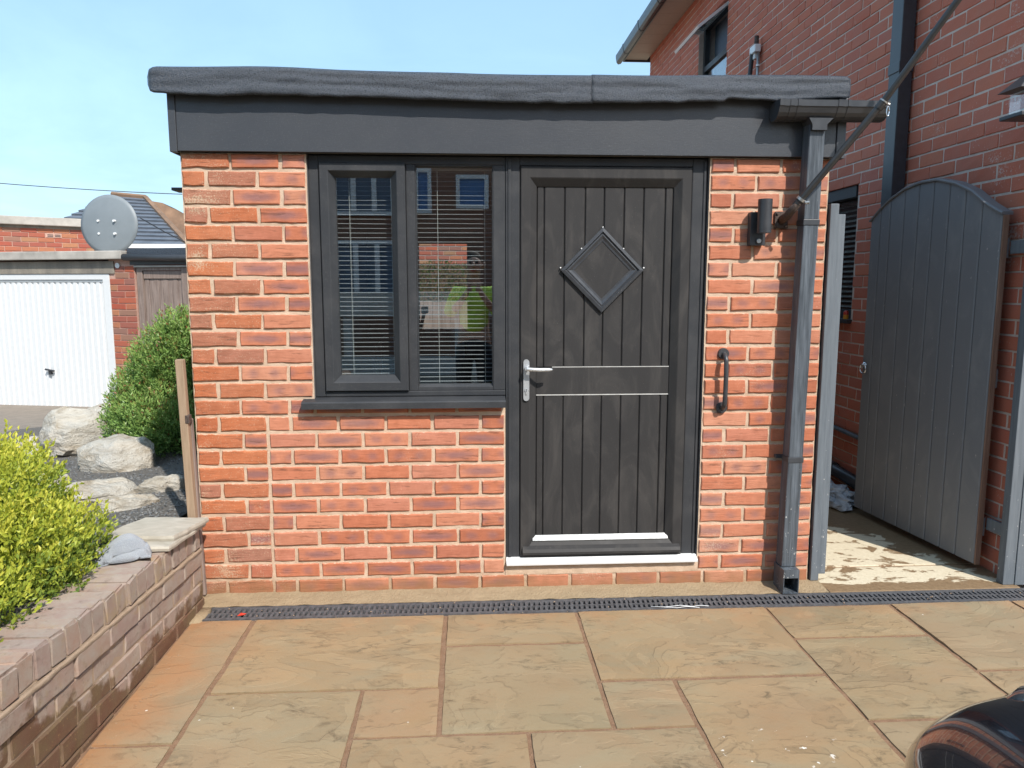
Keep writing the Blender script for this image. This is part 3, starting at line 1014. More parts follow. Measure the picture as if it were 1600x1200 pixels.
# mortar of the front wall: a finely uneven sheet with openings
def mortar_sheet(mb, x0, x1, z0, z1, y, st=0.012, amp=0.0028):
    nx = max(1, int((x1 - x0) / st)); nz = max(1, int((z1 - z0) / st))
    vs = []
    for j in range(nz + 1):
        for i in range(nx + 1):
            x = x0 + (x1 - x0) * i / nx; z = z0 + (z1 - z0) * j / nz
            h = amp * mnoise.noise(Vector((x * 34, 0.3, z * 34))) + amp * 0.9 * mnoise.noise(Vector((x * 7, 1.3, z * 9)))
            vs.append((x, y + h, z))
    w = nx + 1
    mb.add(vs, [(j * w + i, j * w + i + 1, (j + 1) * w + i + 1, (j + 1) * w + i) for j in range(nz) for i in range(nx)])


g = MB()
YM = 0.0085
mortar_sheet(g, GX0 + .003, WL - 0.001, 0.94, 2.137, YM)
mortar_sheet(g, GX0 + .003, WR - 0.001, 0.073, 0.94, YM)
mortar_sheet(g, DR + .001, GX1 - .003, 0.073, 2.137, YM)
mortar_sheet(g, GX0 + .003, GX1 - .003, -0.06, 0.073, YM)
mortar_sheet(g, WR - 0.001, DR + 0.001, 0.073, 0.132, 0.004)
build('mortar', g, M['mortar'], gar, fix=False, smooth=True)

# masonry behind the face, sides, back, floor
M['sidebrick'] = M['mortar']
g = MB()
g.box((GX0 + .004, 0.014, -0.1), (WL, 0.11, 2.14)); g.box((WL, 0.0145, -0.1), (WR, 0.11, 0.94)); g.box((DR, 0.0145, -0.1), (GX1 - .004, 0.11, 2.14))
g.box((WR, 0.0146, -0.1), (DR, 0.11, 0.128))
g.box((GX0 + .004, 0.1105, -0.1), (GX0 + .11, 5.6, 2.14)); g.box((GX1 - .11, 0.1105, -0.1), (GX1 - .004, 5.6, 2.14))
g.box((GX0 + .1105, 5.5, -0.1), (-0.60, 5.6, 2.14)); g.box((-0.60, 5.5, -0.1), (-0.02, 5.6, 1.00)); g.box((-0.60, 5.5, 2.03), (-0.02, 5.6, 2.14)); g.box((-0.02, 5.5, -0.1), (GX1 - .1105, 5.6, 2.14))
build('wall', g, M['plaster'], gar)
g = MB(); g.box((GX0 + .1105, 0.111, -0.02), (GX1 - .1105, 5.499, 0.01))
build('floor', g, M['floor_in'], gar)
# ragged brick returns of the left side wall, seen edge on
for k in range(26):
    z0, z1 = course(k)
    L = 0.2155
    me = random.choice(G_old['f'])
    o = inst('brick', me, gar, (GX0 + random.uniform(-.006, .002) - gl_.x, 0.24 + (0 if k % 2 else 0.115) - gl_.y, (z0 + z1) / 2), rotz=R(-90), scale=(1, 1, (z1 - z0) / BH))

# fascia
g = MB(); g.box((-1.318, -0.03, 2.139), (1.755, -0.004, 2.425), 0.002)
build('fascia', g, M['fascia'], gar)
g = MB(); g.box((-1.352, -0.036, 2.133), (-1.3185, -0.004, 2.425), 0.003); g.box((-1.352, -0.0035, 2.133), (-1.340, 5.6, 2.425), 0.002)
build('fascia_corner_trim', g, M['fascia'], gar)
g = MB(); g.box((1.7555, -0.036, 2.133), (1.80, -0.004, 2.41), 0.003); g.box((1.787, -0.0035, 2.133), (1.80, 5.6, 2.41), 0.002)
build('fascia_corner_trim', g, M['fascia'], gar)
g = MB(); g.box((-1.339, -0.0039, 2.143), (1.786, 0.108, 2.15)); g.box((GX0, 0.11, 2.141), (GX1, 5.6, 2.36))
build('ceiling', g, M['plaster'], gar)

# roof felt: a soft rolled edge, two sheets lapped at x = 0.57
def felt_sheet(x0, x1, endl, endr, dz=0.0, dy=0.0):
    mb = MB()
    n = int((x1 - x0) / 0.018)
    prof = [(5.75, 2.485), (2.5, 2.490), (0.5, 2.492), (0.06, 2.496), (-0.05, 2.497), (-0.078, 2.494), (-0.089, 2.485), (-0.092, 2.474)]
    prof += [(-0.092 + 0.0001 * q, 2.474 - 0.0085 * q) for q in range(1, 12)]
    prof += [(-0.082, 2.374), (-0.074, 2.376), (-0.068, 2.384), (-0.066, 2.43), (-0.03, 2.44), (0.4, 2.44), (5.75, 2.44)]
    NF = 19
    vs = []
    for i in range(n + 1):
        x = x0 + (x1 - x0) * i / n
        e = 0.0
        if endl: e = max(e, max(0, 1 - (x - x0) / 0.055))
        if endr: e = max(e, max(0, 1 - (x1 - x) / 0.045))
        sh = math.sqrt(max(0.0, 1 - e * e)) if e > 0 else 1.0
        bulge = 0.008 * mnoise.noise(Vector((x * 2.6, 0, 5))) + 0.006 * mnoise.noise(Vector((x * 9, 0, 9)))
        sag = 0.010 * mnoise.noise(Vector((x * 1.7, 3, 1))) - 0.012 * math.exp(-((x - 0.3) / 0.8) ** 2)
        lowe = 0.012 * mnoise.noise(Vector((x * 3.1, 8, 1))) + 0.005 * mnoise.noise(Vector((x * 15, 8, 1))) - 0.018 * math.exp(-((x - 0.4) / 0.75) ** 2) + (0.012 if x > 1.2 else 0)
        for j, (yy, zz) in enumerate(prof):
            t = max(0.0, min(1.0, (2.50 - zz) / 0.125))
            y_ = yy + dy; z_ = zz + dz
            if yy < 0.2:
                y_ += -bulge * math.sin(min(1, t) * math.pi) * (1 if j < NF else .2) + ((0.009 * mnoise.noise(Vector((x * 2.2, zz * 34, 0))) + 0.004 * mnoise.noise(Vector((x * 7, zz * 60, 3)))) * math.sin(min(1, t) * math.pi) if j < NF else 0)
                z_ += sag * (1 - t) + lowe * t
            else:
                z_ += sag * max(0, 1 - (yy - 0.1) / 1.5)
            c = 2.44
            z_ = c + (z_ - c) * (0.35 + 0.65 * sh)
            if yy < 0.2: y_ = -0.02 + (y_ + 0.02) * (0.45 + 0.55 * sh)
            vs.append((x, y_, z_))
    k = len(prof)
    fs = [(i * k + j, i * k + (j + 1) % k, (i + 1) * k + (j + 1) % k, (i + 1) * k + j) for i in range(n) for j in range(k)]
    fs += [tuple(range(k)), tuple(range((n + 1) * k - 1, n * k - 1, -1))]
    mb.add(vs, fs)
    return mb


build('roof_felt', felt_sheet(-1.425, 0.575, True, False), M['felt'], gar, smooth=True)
build('roof_felt', felt_sheet(0.568, 1.800, False, True, 0.0025, -0.003), M['felt'], gar, smooth=True)
g = MB(); g.box((-1.40, -0.06, 2.427), (1.785, 5.6, 2.4385))
build('roof_deck', g, M['stake'], gar)

# ------------------------------------------------ window
fy = 0.030                       # face plane of the frame, set back in the opening
win = build('window', MB().box((-0.749, fy, 0.992), (-0.700, 0.10, 2.136), 0.004).box((-0.700, fy, 2.098), (0.176, 0.10, 2.136), 0.004)
            .box((-0.700, fy, 0.992), (0.176, 0.10, 1.018), 0.004).box((-0.295, fy + .002, 1.018), (-0.252, 0.10, 2.098), 0.004).box((0.118, fy + .001, 1.018), (0.176, 0.10, 2.098), 0.004), M['upvc'], gar)


def bevel_frame(x0, x1, z0, z1, wl_, wr_, wt, wb, yf, depth, yi):
    """mitred frame whose face slopes back to the glass"""
    mb = MB()
    rings = [[(x0, yf + 0.012), (x1, yf + 0.012), z0, z1, 0], ]
    def ring(i, y_):
        return [(x0 + wl_ * i, y_, z0 + wb * i), (x1 - wr_ * i, y_, z0 + wb * i), (x1 - wr_ * i, y_, z1 - wt * i), (x0 + wl_ * i, y_, z1 - wt * i)]
    sect = [(0.0, yi + depth), (0.0, yf + 0.004), (0.05, yf), (0.55, yf), (0.60, yf + 0.002), (0.97, yi - 0.004), (1.0, yi), (1.0, yi + depth)]
    vs = []
    for (i, y_) in sect: vs += ring(i, y_)
    fs = []
    for r_ in range(len(sect) - 1):
        for c in range(4):
            fs.append((r_ * 4 + c, r_ * 4 + (c + 1) % 4, (r_ + 1) * 4 + (c + 1) % 4, (r_ + 1) * 4 + c))
    mb.add(vs, fs)
    return mb


build('sash', bevel_frame(-0.697, -0.296, 1.020, 2.100, 0.070, 0.070, 0.062, 0.076, fy - 0.016, 0.03, fy + 0.022), M['upvc'], win)
build('bead', bevel_frame(-0.2515, 0.1175, 1.0185, 2.0975, 0.006, 0.004, 0.008, 0.030, fy + 0.004, 0.03, fy + 0.026), M['upvc'], win)
build('pane', MB().box((-0.628, fy + 0.030, 1.095), (-0.365, fy + 0.034, 2.04)), M['glass'], win)
build('pane', MB().box((-0.246, fy + 0.030, 1.048), (0.114, fy + 0.034, 2.09)), M['glass'], win)
build('sill', MB().prism([(-0.052, 0.943), (-0.052, 0.972), (-0.046, 0.978), (0.03, 0.990), (0.03, 0.960), (-0.03, 0.943)], 'x', -0.803, 0.1745), M['upvc'], win)

# ------------------------------------------------ door
door = build('door', MB().box((0.178, fy, 0.140), (0.247, 0.10, 2.136), 0.005).box((1.083, fy, 0.140), (1.158, 0.10, 2.136), 0.005).box((0.247, fy, 2.097), (1.083, 0.10, 2.136), 0.005)
             .box((0.190, fy - 0.006, 0.142), (0.205, fy + .001, 2.128), 0.003).box((1.138, fy - 0.006, 0.142), (1.150, fy + .001, 2.128), 0.003), M['upvc'], gar)
build('leaf_frame', bevel_frame(0.250, 1.080, 0.152, 2.094, 0.080, 0.082, 0.094, 0.112, fy - 0.010, 0.03, fy + 0.020), M['door'], door)
yb = fy + 0.021
bx_ = [0.3305, 0.366, 0.466, 0.566, 0.659, 0.757, 0.853, 0.959, 0.998]
for (za, zb) in ((0.262, 0.986), (1.131, 2.001)):
    for a, b in zip(bx_[:-1], bx_[1:]):
        a2, b2 = a + 0.0012, b - 0.0012
        mb = MB(); v = 0.0045
        mb.prism([(a2, yb + 0.012), (a2, yb + v * 1.1), (a2 + v, yb), (b2 - v, yb), (b2, yb + v * 1.1), (b2, yb + 0.012)], 'z', za, zb)
        build('door_board', mb, M['door'], door)
build('mid_rail', MB().box((0.3305, yb - 0.001, 0.992), (0.998, yb + 0.012, 1.126), 0.002), M['door'], door)
build('door_core', MB().box((0.325, yb + 0.0115, 0.255), (1.004, yb + 0.03, 2.005)), M['lamp'], door)
M['strip_white'] = simple('grubby_white_trim', (0.48, 0.47, 0.45), 0.5)
g = MB(); g.box((0.41, yb - 0.0025, 1.1270), (0.9975, yb + 0.008, 1.1305)); g.box((0.331, yb - 0.0025, 0.9865), (0.9975, yb + 0.008, 0.9915))
build('trim_strip', g, M['strip_white'], door)
# bright bottom rail bead and drip bar
build('weather_bar', MB().prism([(fy - 0.012, 0.170), (fy - 0.032, 0.178), (fy - 0.034, 0.190), (fy - 0.026, 0.205), (fy - 0.0105, 0.216), (fy + 0.01, 0.216), (fy + 0.01, 0.170)], 'x', 0.262, 1.070), M['door'], door)
build('bottom_bead', MB().prism([(fy - 0.003, 0.2425), (fy + 0.0195, 0.2645), (fy + 0.0225, 0.2645), (fy + 0.0, 0.2385)], 'x', 0.315, 1.012), M['steel'], door)
build('threshold', MB().prism([(-0.022, 0.131), (-0.024, 0.141), (fy - 0.014, 0.158), (fy + 0.03, 0.160), (fy + 0.03, 0.131)], 'x', 0.1795, 1.1565), M['white_upvc'], door)
# diamond moulding


def diamond(o, i, y_out, y_in):
    cx, cz = 0.652, 1.605
    mb = MB()
    sect = [(o, yb + 0.002), (o, y_out), (o - (o - i) * 0.30, y_out - 0.003), (o - (o - i) * 0.42, y_out + 0.006), (o - (o - i) * 0.55, y_out + 0.004), (o - (o - i) * 0.8, y_in - 0.001), (i, y_in), (i, yb + 0.002)]
    vs = []
    for r_, y_ in sect: vs += [(cx - r_, y_, cz), (cx, y_, cz - r_ * 1.01), (cx + r_, y_, cz), (cx, y_, cz + r_ * 1.01)]
    fs = [(q * 4 + c, q * 4 + (c + 1) % 4, (q + 1) * 4 + (c + 1) % 4, (q + 1) * 4 + c) for q in range(len(sect) - 1) for c in range(4)]
    mb.add(vs, fs)
    return mb


build('diamond_moulding', diamond(0.204, 0.138, yb - 0.016, yb - 0.004), M['plastic'], door)
g = MB(); g.add([(0.652 - .14, yb - .0015, 1.605), (0.652, yb - .0015, 1.605 - .141), (0.652 + .14, yb - .0015, 1.605), (0.652, yb - .0015, 1.605 + .141)], [(0, 1, 2, 3)])
build('diamond_panel', g, M['door'], door)
g = MB()
for (dx, dz) in ((0, .206), (-.103, .104), (.103, .104), (-.205, .012), (.205, .012)):
    g.cyl((0.652 + dx, yb - 0.014, 1.605 + dz), (0.652 + dx, yb - 0.004, 1.605 + dz), 0.0035, 8)
build('filler_bead', g, M['white_upvc'], door)
# lever handle on a long backplate
hy = fy - 0.012
g = MB()
pl_ = [(0.279 + 0.0145 * math.cos(t), 1.157 + 0.0145 * math.sin(t)) for t in [math.pi * i / 8 for i in range(9)]] + [(0.279 + 0.0145 * math.cos(t), 0.980 + 0.0145 * math.sin(t)) for t in [math.pi + math.pi * i / 8 for i in range(9)]]
g.prism(pl_, 'y', hy - 0.008, hy + 0.002)
g.cyl((0.279, hy - 0.002, 1.128), (0.279, hy - 0.045, 1.128), 0.010, 12)
g.tube([(0.279, hy - 0.042, 1.128), (0.30, hy - 0.047, 1.126), (0.34, hy - 0.046, 1.1235), (0.385, hy - 0.042, 1.1235), (0.402, hy - 0.038, 1.124)], [0.0095, 0.0098, 0.0095, 0.009, 0.006], 10)
g.cyl((0.279, hy - 0.002, 1.02), (0.279, hy - 0.013, 1.02), 0.0085, 12)
g.box((0.2745, hy - 0.0135, 0.998), (0.2835, hy - 0.002, 1.02), 0.002)
build('handle', g, M['silver'], door, auto=40)
build('keyhole', MB().box((0.2775, hy - 0.0145, 1.013), (0.2805, hy - 0.0128, 1.025)), M['lamp'], door)

# ------------------------------------------------ gutter and downpipe
def tubesq(mb, x0, x1, y0, y1, z0, z1, lean=0.0, bev=0.004):
    """square pipe along z leaning in x"""
    k = len(mb.v)
    mb.box((x0, y0, z0), (x1, y1, z1), bev)
    mb.v[k:] = [(x + lean * (z - 2.26), y, z) for x, y, z in mb.v[k:]]
    return mb


LEAN = (1.626 - 1.5925) / 2.26
dp = build('downpipe', tubesq(tubesq(tubesq(MB(), 1.589, 1.663, -0.108, -0.034, 1.84, 2.30, LEAN), 1.5895, 1.6625, -0.1075, -0.0345, 0.69, 1.815, LEAN), 1.589, 1.663, -0.108, -0.034, 0.13, 0.665, LEAN), M['pipe'], gar)
for z_ in (1.8275, 0.677):
    c = build('pipe_clip', tubesq(MB(), 1.586, 1.666, -0.111, -0.031, z_ - 0.014, z_ + 0.014, LEAN, 0.003), M['plastic'], dp)
g = MB(); g.box((1.535, -0.028, 0.668), (1.585, -0.004, 0.686), 0.003)
build('pipe_lug', g, M['plastic'], dp)
# shoe: hollow box open to the front
g = MB()
sx0, sx1 = 1.5525, 1.6325
g.box((sx0, -0.150, 0.004), (sx0 + 0.005, -0.03, 0.128)); g.box((sx1 - 0.005, -0.150, 0.004), (sx1, -0.03, 0.128))
g.box((sx0 + .005, -0.150, 0.085), (sx1 - .005, -0.03, 0.128)); g.box((sx0 + .005, -0.150, 0.004), (sx1 - .005, -0.03, 0.010)); g.box((sx0 + .005, -0.036, 0.010), (sx1 - .005, -0.03, 0.085))
build('shoe', g, M['pipe'], dp)
gut_prof = [(-0.036, 2.372), (-0.036, 2.318), (-0.046, 2.301), (-0.060, 2.294), (-0.086, 2.293), (-0.106, 2.297), (-0.121, 2.306), (-0.133, 2.320), (-0.141, 2.335), (-0.145, 2.343), (-0.149, 2.346), (-0.150, 2.374), (-0.144, 2.374), (-0.143, 2.350), (-0.136, 2.338), (-0.128, 2.325), (-0.117, 2.312), (-0.104, 2.304), (-0.086, 2.300), (-0.062, 2.301), (-0.050, 2.307), (-0.043, 2.321), (-0.043, 2.372)]


def scale_prof(p, s, cy=-0.092, cz=2.335): return [(cy + (u - cy) * s, cz + (v - cz) * s) for u, v in p]


gut = build('gutter', MB().prism(gut_prof, 'x', 1.44, 1.945), M['plastic'], gar)
build('stop_end', MB().prism(scale_prof(gut_prof[:12], 1.06), 'x', 1.425, 1.448), M['plastic'], gut)
for a, b in ((1.475, 1.492), (1.51, 1.525), (1.70, 1.72), (1.745, 1.758)):
    build('gutter_union', MB().prism(scale_prof(gut_prof[:12], 1.05), 'x', a, b), M['plastic'], gut)
build('outlet', MB().prism([(1.575, 2.299), (1.592, 2.27), (1.592, 2.245), (1.662, 2.245), (1.662, 2.27), (1.69, 2.299)], 'y', -0.128, -0.038), M['plastic'], gut)

# small bracket at the far left edge of the side wall
g = MB(); g.box((-1.46, 0.24, 1.995), (-1.325, 0.34, 2.01), 0.003); g.box((-1.36, 0.27, 2.0), (-1.33, 0.31, 2.05), 0.003)
tag(build('wall_bracket', g, M['lamp']), 'small black bracket sticking out from the left edge of the garage', 'bracket')

# ------------------------------------------------ wall light, grab rail, pole
wlt = thing('wall_light', 'black tube wall light with sensor on the brick beside the door', 'wall light', (1.39, 0, 1.80))
build('back_box', MB().box((1.352, -0.040, 1.722), (1.428, -0.002, 1.880), 0.003), M['lamp'], wlt)
build('tube', MB().cyl((1.402, -0.085, 1.778), (1.402, -0.085, 1.935), 0.033, 28), M['lamp'], wlt, auto=40)
g = MB(); g.cyl((1.402, -0.085, 1.915), (1.402, -0.085, 1.9175), 0.0338, 28); g.cyl((1.402, -0.085, 1.7955), (1.402, -0.085, 1.798), 0.0338, 28); g.box((1.385, -0.06, 1.80), (1.42, -0.038, 1.86))
build('collar', g, M['lamp'], wlt, auto=40)
build('sensor', MB().cyl((1.394, -0.052, 1.743), (1.394, -0.036, 1.743), 0.010, 16, 0.012), M['lens'], wlt, auto=40)
build('sensor_ring', MB().cyl((1.394, -0.046, 1.743), (1.394, -0.036, 1.743), 0.0135, 16), M['lamp'], wlt, auto=40)

gr = thing('grab_rail', 'dark iron grab rail on the brick to the right of the door', 'grab rail', (1.257, 0, 1.06))
a = []
for t in range(7): a.append((1.256, -0.004 - 0.046 * math.sin(R(15 * t)), 1.196 - 0.040 * (1 - math.cos(R(15 * t)))))
b = [(x, y, 2 * 1.0605 - z) for x, y, z in a[::-1]]
build('bar', MB().tube([(1.256, 0.0, 1.196)] + a + [(1.257, -0.051, 1.10), (1.257, -0.051, 1.02)] + b + [(1.256, 0.0, 0.925)], 0.0115, 14), M['rail'], gr, smooth=True)
for z_ in (1.196, 0.925):
    build('rosette', MB().cyl((1.256, 0.0, z_), (1.256, -0.012, z_), 0.029, 22, 0.026), M['rail'], gr, auto=40)

po = thing('black_pole', 'slanting black telescopic pole rising from a rusty plate on the brick', 'pole', (1.515, 0, 1.845))
g = MB(); g.box((1.483, -0.012, 1.806), (1.548, -0.001, 1.886), 0.003)
for (dx, dz) in ((-.022, .03), (.022, .03), (-.022, -.03), (.022, -.03)): g.cyl((1.5155 + dx, -0.012, 1.846 + dz), (1.5155 + dx, -0.019, 1.846 + dz), 0.006, 6)
build('wall_plate', g, M['rust'], po)
p0, p1, p2 = Vector((1.520, -0.135, 1.890)), Vector((1.804, -0.34, 2.32)), Vector((2.16, -0.73, 3.03))
d01 = (p1 - p0).normalized()
build('socket', MB().tube([Vector((1.517, -0.012, 1.846)), Vector((1.517, -0.07, 1.858)), p0 + Vector((-.004, .02, -.012)), p0 + d01 * 0.04], [0.021, 0.0195, 0.0195, 0.0190], 14), M['rust'], po, smooth=True)
g = MB(); c = p0 + d01 * 0.042; g.tube([c, c + d01 * 0.012], 0.0235, 14); g.cyl(c + Vector((.015, -.02, -.012)), c + Vector((.03, -.03, -.012)), 0.007, 8)
build('socket_collar', g, M['steel'], po, auto=40)
build('lower_tube', MB().tube([p0 + d01 * 0.02, p1], 0.0162, 14), M['pole'], po, auto=40)
build('upper_tube', MB().tube([p1 - d01 * 0.01, p2], [0.0145, 0.0145], 14), M['pole'], po, auto=40)
build('pole_clamp', MB().tube([p1 - d01 * 0.03, p1 + d01 * 0.004], [0.0185, 0.0195], 14), M['pole'], po, auto=40)
g = MB(); g.tube([p1 + d01 * 0.002, p1 + d01 * 0.008], 0.0205, 14)
q = p1 + Vector((0.02, -0.005, -0.01))
g.cyl(p1, q + Vector((0.006, -0.002, 0)), 0.004, 8)
build('clamp_ring', g, M['steel'], po, auto=40)
g = MB(); g.tube([q + Vector((0.006 * math.cos(t), 0, -0.028 + 0.020 * math.sin(t))) for t in [2 * math.pi * i / 16 for i in range(17)]], 0.0026, 6)
build('snap_hook', g, M['chrome'], po, smooth=True)

# ================================================================== BLINDS AND INTERIOR
def blind(x0, x1, z0, z1, label):
    b = thing('venetian_blind', label, 'blind', ((x0 + x1) / 2, 0.12, z1), group='venetian blinds behind the window')
    pitch = 0.0222
    me = MB()
    w = 0.0085
    L = x1 - x0
    sec = [(-w, 0.0), (-w * .5, 0.0016), (0, 0.0021), (w * .5, 0.0016), (w, 0.0)]
    vs = []
    for xx in (-L / 2, L / 2): vs += [(xx, u, v) for u, v in sec]
    me.add(vs, [(i, i + 1, i + 6, i + 5) for i in range(4)])
    sm = me.mesh('slat', smooth=True, fix=False); sm.materials.append(M['slat'])
    z = z1 - 0.035
    rg = random.Random(int(x0 * 100))
    while z > z0 + 0.02:
        inst('slat', sm, b, (0, 0, z - z1), rot=(R(5 + rg.uniform(-2.5, 2.5)), R(rg.uniform(-.25, .25)), 0))
        z -= pitch
    for q in range(4):
        inst('slat', sm, b, (0, 0.0, z0 + 0.008 + 0.0035 * q - z1), rot=(R(4), 0, 0))
    build('head_rail', MB().box((x0, 0.107, z1 - 0.028), (x1, 0.133, z1), 0.002), M['slat'], b)
    build('bottom_rail', MB().box((x0, 0.108, z0 - 0.008), (x1, 0.132, z0 + 0.004), 0.002), M['slat'], b)
    g = MB()
    for f in (0.27, 0.86):
        xx = x0 + (x1 - x0) * f
        g.cyl((xx, 0.1065, z0), (xx, 0.1065, z1 - .03), 0.0011, 5); g.cyl((xx, 0.1335, z0), (xx, 0.1335, z1 - .03), 0.0011, 5)
    build('cord', g, M['cord'], b)


blind(-0.665, -0.325, 1.055, 2.085, 'narrow pale venetian blind behind the left hand pane')
blind(-0.255, 0.135, 1.005, 2.11, 'wider pale venetian blind behind the right hand pane')

tb = thing('workbench', 'bench under a black sheet inside the garage, seen through the glass', 'table', (-0.25, 4.3, 0))
build('tabletop', MB().box((-0.95, 3.9, 0.93), (0.35, 4.9, 0.975), 0.006), M['wood'], tb)
for (lx, ly) in ((-0.9, 3.97), (0.3, 3.97), (-0.9, 4.83), (0.3, 4.83)):
    build('leg', MB().box((lx - .03, ly - .03, 0.012), (lx + .03, ly + .03, 0.93)), M['wood'], tb)
g = MB()
nx = 26
vs = []
for j, zz in enumerate((0.985, 0.93, 0.6, 0.2, 0.03)):
    for i in range(nx + 1):
        vs.append((-1.0 + 1.4 * i / nx, 3.885 + 0.03 * math.sin(i * 1.1) * (j / 4), zz + (0.01 * math.sin(i * .7) if j else 0)))
for i in range(nx + 1): vs.append((-1.0 + 1.4 * i / nx, 4.4, 0.982))
w = nx + 1
fs = [(j * w + i, j * w + i + 1, (j + 1) * w + i + 1, (j + 1) * w + i) for j in range(4) for i in range(nx)]
fs += [(i, i + 1, 5 * w + i + 1, 5 * w + i) for i in range(nx)]
g.add(vs, fs)
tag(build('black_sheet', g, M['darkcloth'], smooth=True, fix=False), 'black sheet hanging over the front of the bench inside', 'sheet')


def blob(loc, r, mat, name, label, cat, seed=0, amp=0.3, freq=3.0, sub=3, flat=None, group=None, parent=None, smooth=True):
    bm = bmesh.new(); bmesh.ops.create_icosphere(bm, subdivisions=sub, radius=1)
    o_ = Vector((seed * 5.1, seed * 2.7, seed * 1.9))
    for v in bm.verts:
        d = v.co.copy()
        k = 1 + amp * mnoise.noise(d * freq * 0.5 + o_) + amp * 0.5 * mnoise.noise(d * freq * 1.7 + o_)
        v.co = Vector((d.x * r[0] * k, d.y * r[1] * k, max(d.z * r[2] * k, -1e9 if flat is None else flat)))
    mb = MB().addbm(bm)
    ob = build(name, mb, mat, local=True, smooth=smooth)
    ob.location = loc
    return tag(ob, label, cat, group)


blob((-0.35, 4.15, 1.03), (0.14, 0.1, 0.05), M['clutter'], 'rag', 'crumpled grey rag on the bench inside the garage', 'rag', 3, 0.5, 4, 3, -0.04)
blob((-0.12, 4.1, 1.02), (0.1, 0.09, 0.05), M['clutter'], 'dust_sheet', 'bundle of pale dust sheet on the bench beside the rag', 'cloth', 5, 0.6, 5, 3, -0.035)
g = MB(); g.box((-0.14, 3.80, 0.80), (-0.05, 3.874, 0.97), 0.01)
tag(build('blue_bag', g, M['bluecloth']), 'blue bag hanging at the end of the bench inside', 'bag')
g = MB(); g.tube([(-0.52, 4.2, 0.99), (-0.50, 4.25, 1.12), (-0.47, 4.3, 1.25)], 0.018, 8)
tag(build('mallet', g.box((-0.50, 4.24, 1.24), (-0.43, 4.36, 1.31), 0.008), M['wood']), 'wooden mallet standing on the bench inside', 'mallet')
bxo = thing('cardboard_box', 'open cardboard box inside behind the left hand pane', 'box', (-0.83, 2.2, 0))
build('carton', MB().box((-1.02, 2.0, 0.70), (-0.70, 2.4, 1.08), 0.004), M['cardboard'], bxo)
build('flap', MB().add([(-1.02, 2.0, 1.081), (-0.70, 2.0, 1.081), (-0.66, 1.9, 1.13), (-1.04, 1.9, 1.13)], [(0, 1, 2, 3)]), M['cardboard'], bxo)
cab = thing('storage_cabinet', 'dark cabinet under the cardboard box inside the garage', 'cabinet', (-0.8, 2.2, 0))
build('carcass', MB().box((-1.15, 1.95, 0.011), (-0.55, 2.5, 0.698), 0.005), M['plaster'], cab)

# back garden seen through the rear opening: wall, hedge, fence
bw = thing('garden_wall', 'sunlit brick wall behind the hedge, seen through the garage', 'wall', (-0.6, 10.5, -0.1))
g = MB(); g.box((-3.2, 10.51, -0.4), (2.6, 10.7, 3.2)); build('mortar', g, M['nmortar'], bw)
NB_f = brick_set('brick', 0.215, 0.072, 0.05, M['nbrick'], 4, nx=3, nz=2)
for k in range(12):
    for i in range(7):
        inst('brick', random.choice(NB_f), bw, (-1.15 + 0.228 * i + (0.114 if k % 2 else 0) + 0.6, -0.002, 1.72 + 0.0826 * k + 0.1))


def leaf_cloud(pts, size, tintf, rg, aspect=0.45, fold=0.25, up=0.3):
    """many small folded leaves at given (point, outward direction, tint)"""
    vs, fs, tint = [], [], []
    for p, d, t in pts:
        s = size * rg.uniform(0.65, 1.3)
        ax = (d + Vector((rg.uniform(-1, 1), rg.uniform(-1, 1), rg.uniform(-0.7, 1) + up)) * 0.75).normalized()
        sd = ax.cross(Vector((rg.uniform(-1, 1), rg.uniform(-1, 1), rg.uniform(-1, 1)))).normalized()
        nm = ax.cross(sd)
        k = len(vs)
        vs += [p, p + ax * s * 0.5 + sd * s * aspect * 0.5 + nm * s * fold * .4, p + ax * s, p + ax * s * 0.5 - sd * s * aspect * 0.5 + nm * s * fold * .4]
        fs += [(k, k + 1, k + 2), (k, k + 2, k + 3)]
        tint += [t] * 2
    return vs, fs, tint


def build_leaves(name, data, mat, parent, smooth=False):
    vs, fs, tint = data
    r = root_of(parent).location
    me = bpy.data.meshes.new(name)
    me.from_pydata([tuple(v - r) for v in vs], [], fs)
    a = me.attributes.new('tint', 'FLOAT', 'FACE')
    a.data.foreach_set('value', tint)
    me.materials.append(mat)
    o = bpy.data.objects.new(name, me); COL.objects.link(o); o.parent = parent
    return o


rg = random.Random(21)
hd = thing('garden_hedge', 'clipped green hedge in the back garden seen through the garage', 'hedge', (-0.6, 9.7, -0.1))
pts = []
for i in range(5200):
    x = rg.uniform(-1.7, 0.55); z = rg.uniform(0.9, 1.93 + 0.04 * math.sin(x * 9)); y = 9.4 + rg.uniform(-0.06, 0.10)
    pts.append((Vector((x, y, z)), Vector((0, -1, 0.4)), rg.random()))
build_leaves('foliage', leaf_cloud(pts, 0.05, None, rg), M['leaf_hedge'], hd)
build('branches', MB().box((-1.72, 9.47, -0.3), (0.57, 9.75, 1.90)), M['stem'], hd)
fn = thing('garden_fence', 'grey board fence in front of the hedge, seen through the garage', 'fence', (-0.6, 8.8, -0.2))
for i in range(14):
    x = -1.5 + i * 0.15
    build('fence_board', MB().box((x, 8.78 + (0.012 if i % 2 else 0), -0.3), (x + 0.145, 8.80 + (0.012 if i % 2 else 0), 1.27 + 0.01 * math.sin(i * 5)), 0.003), M['oldwood'], fn)

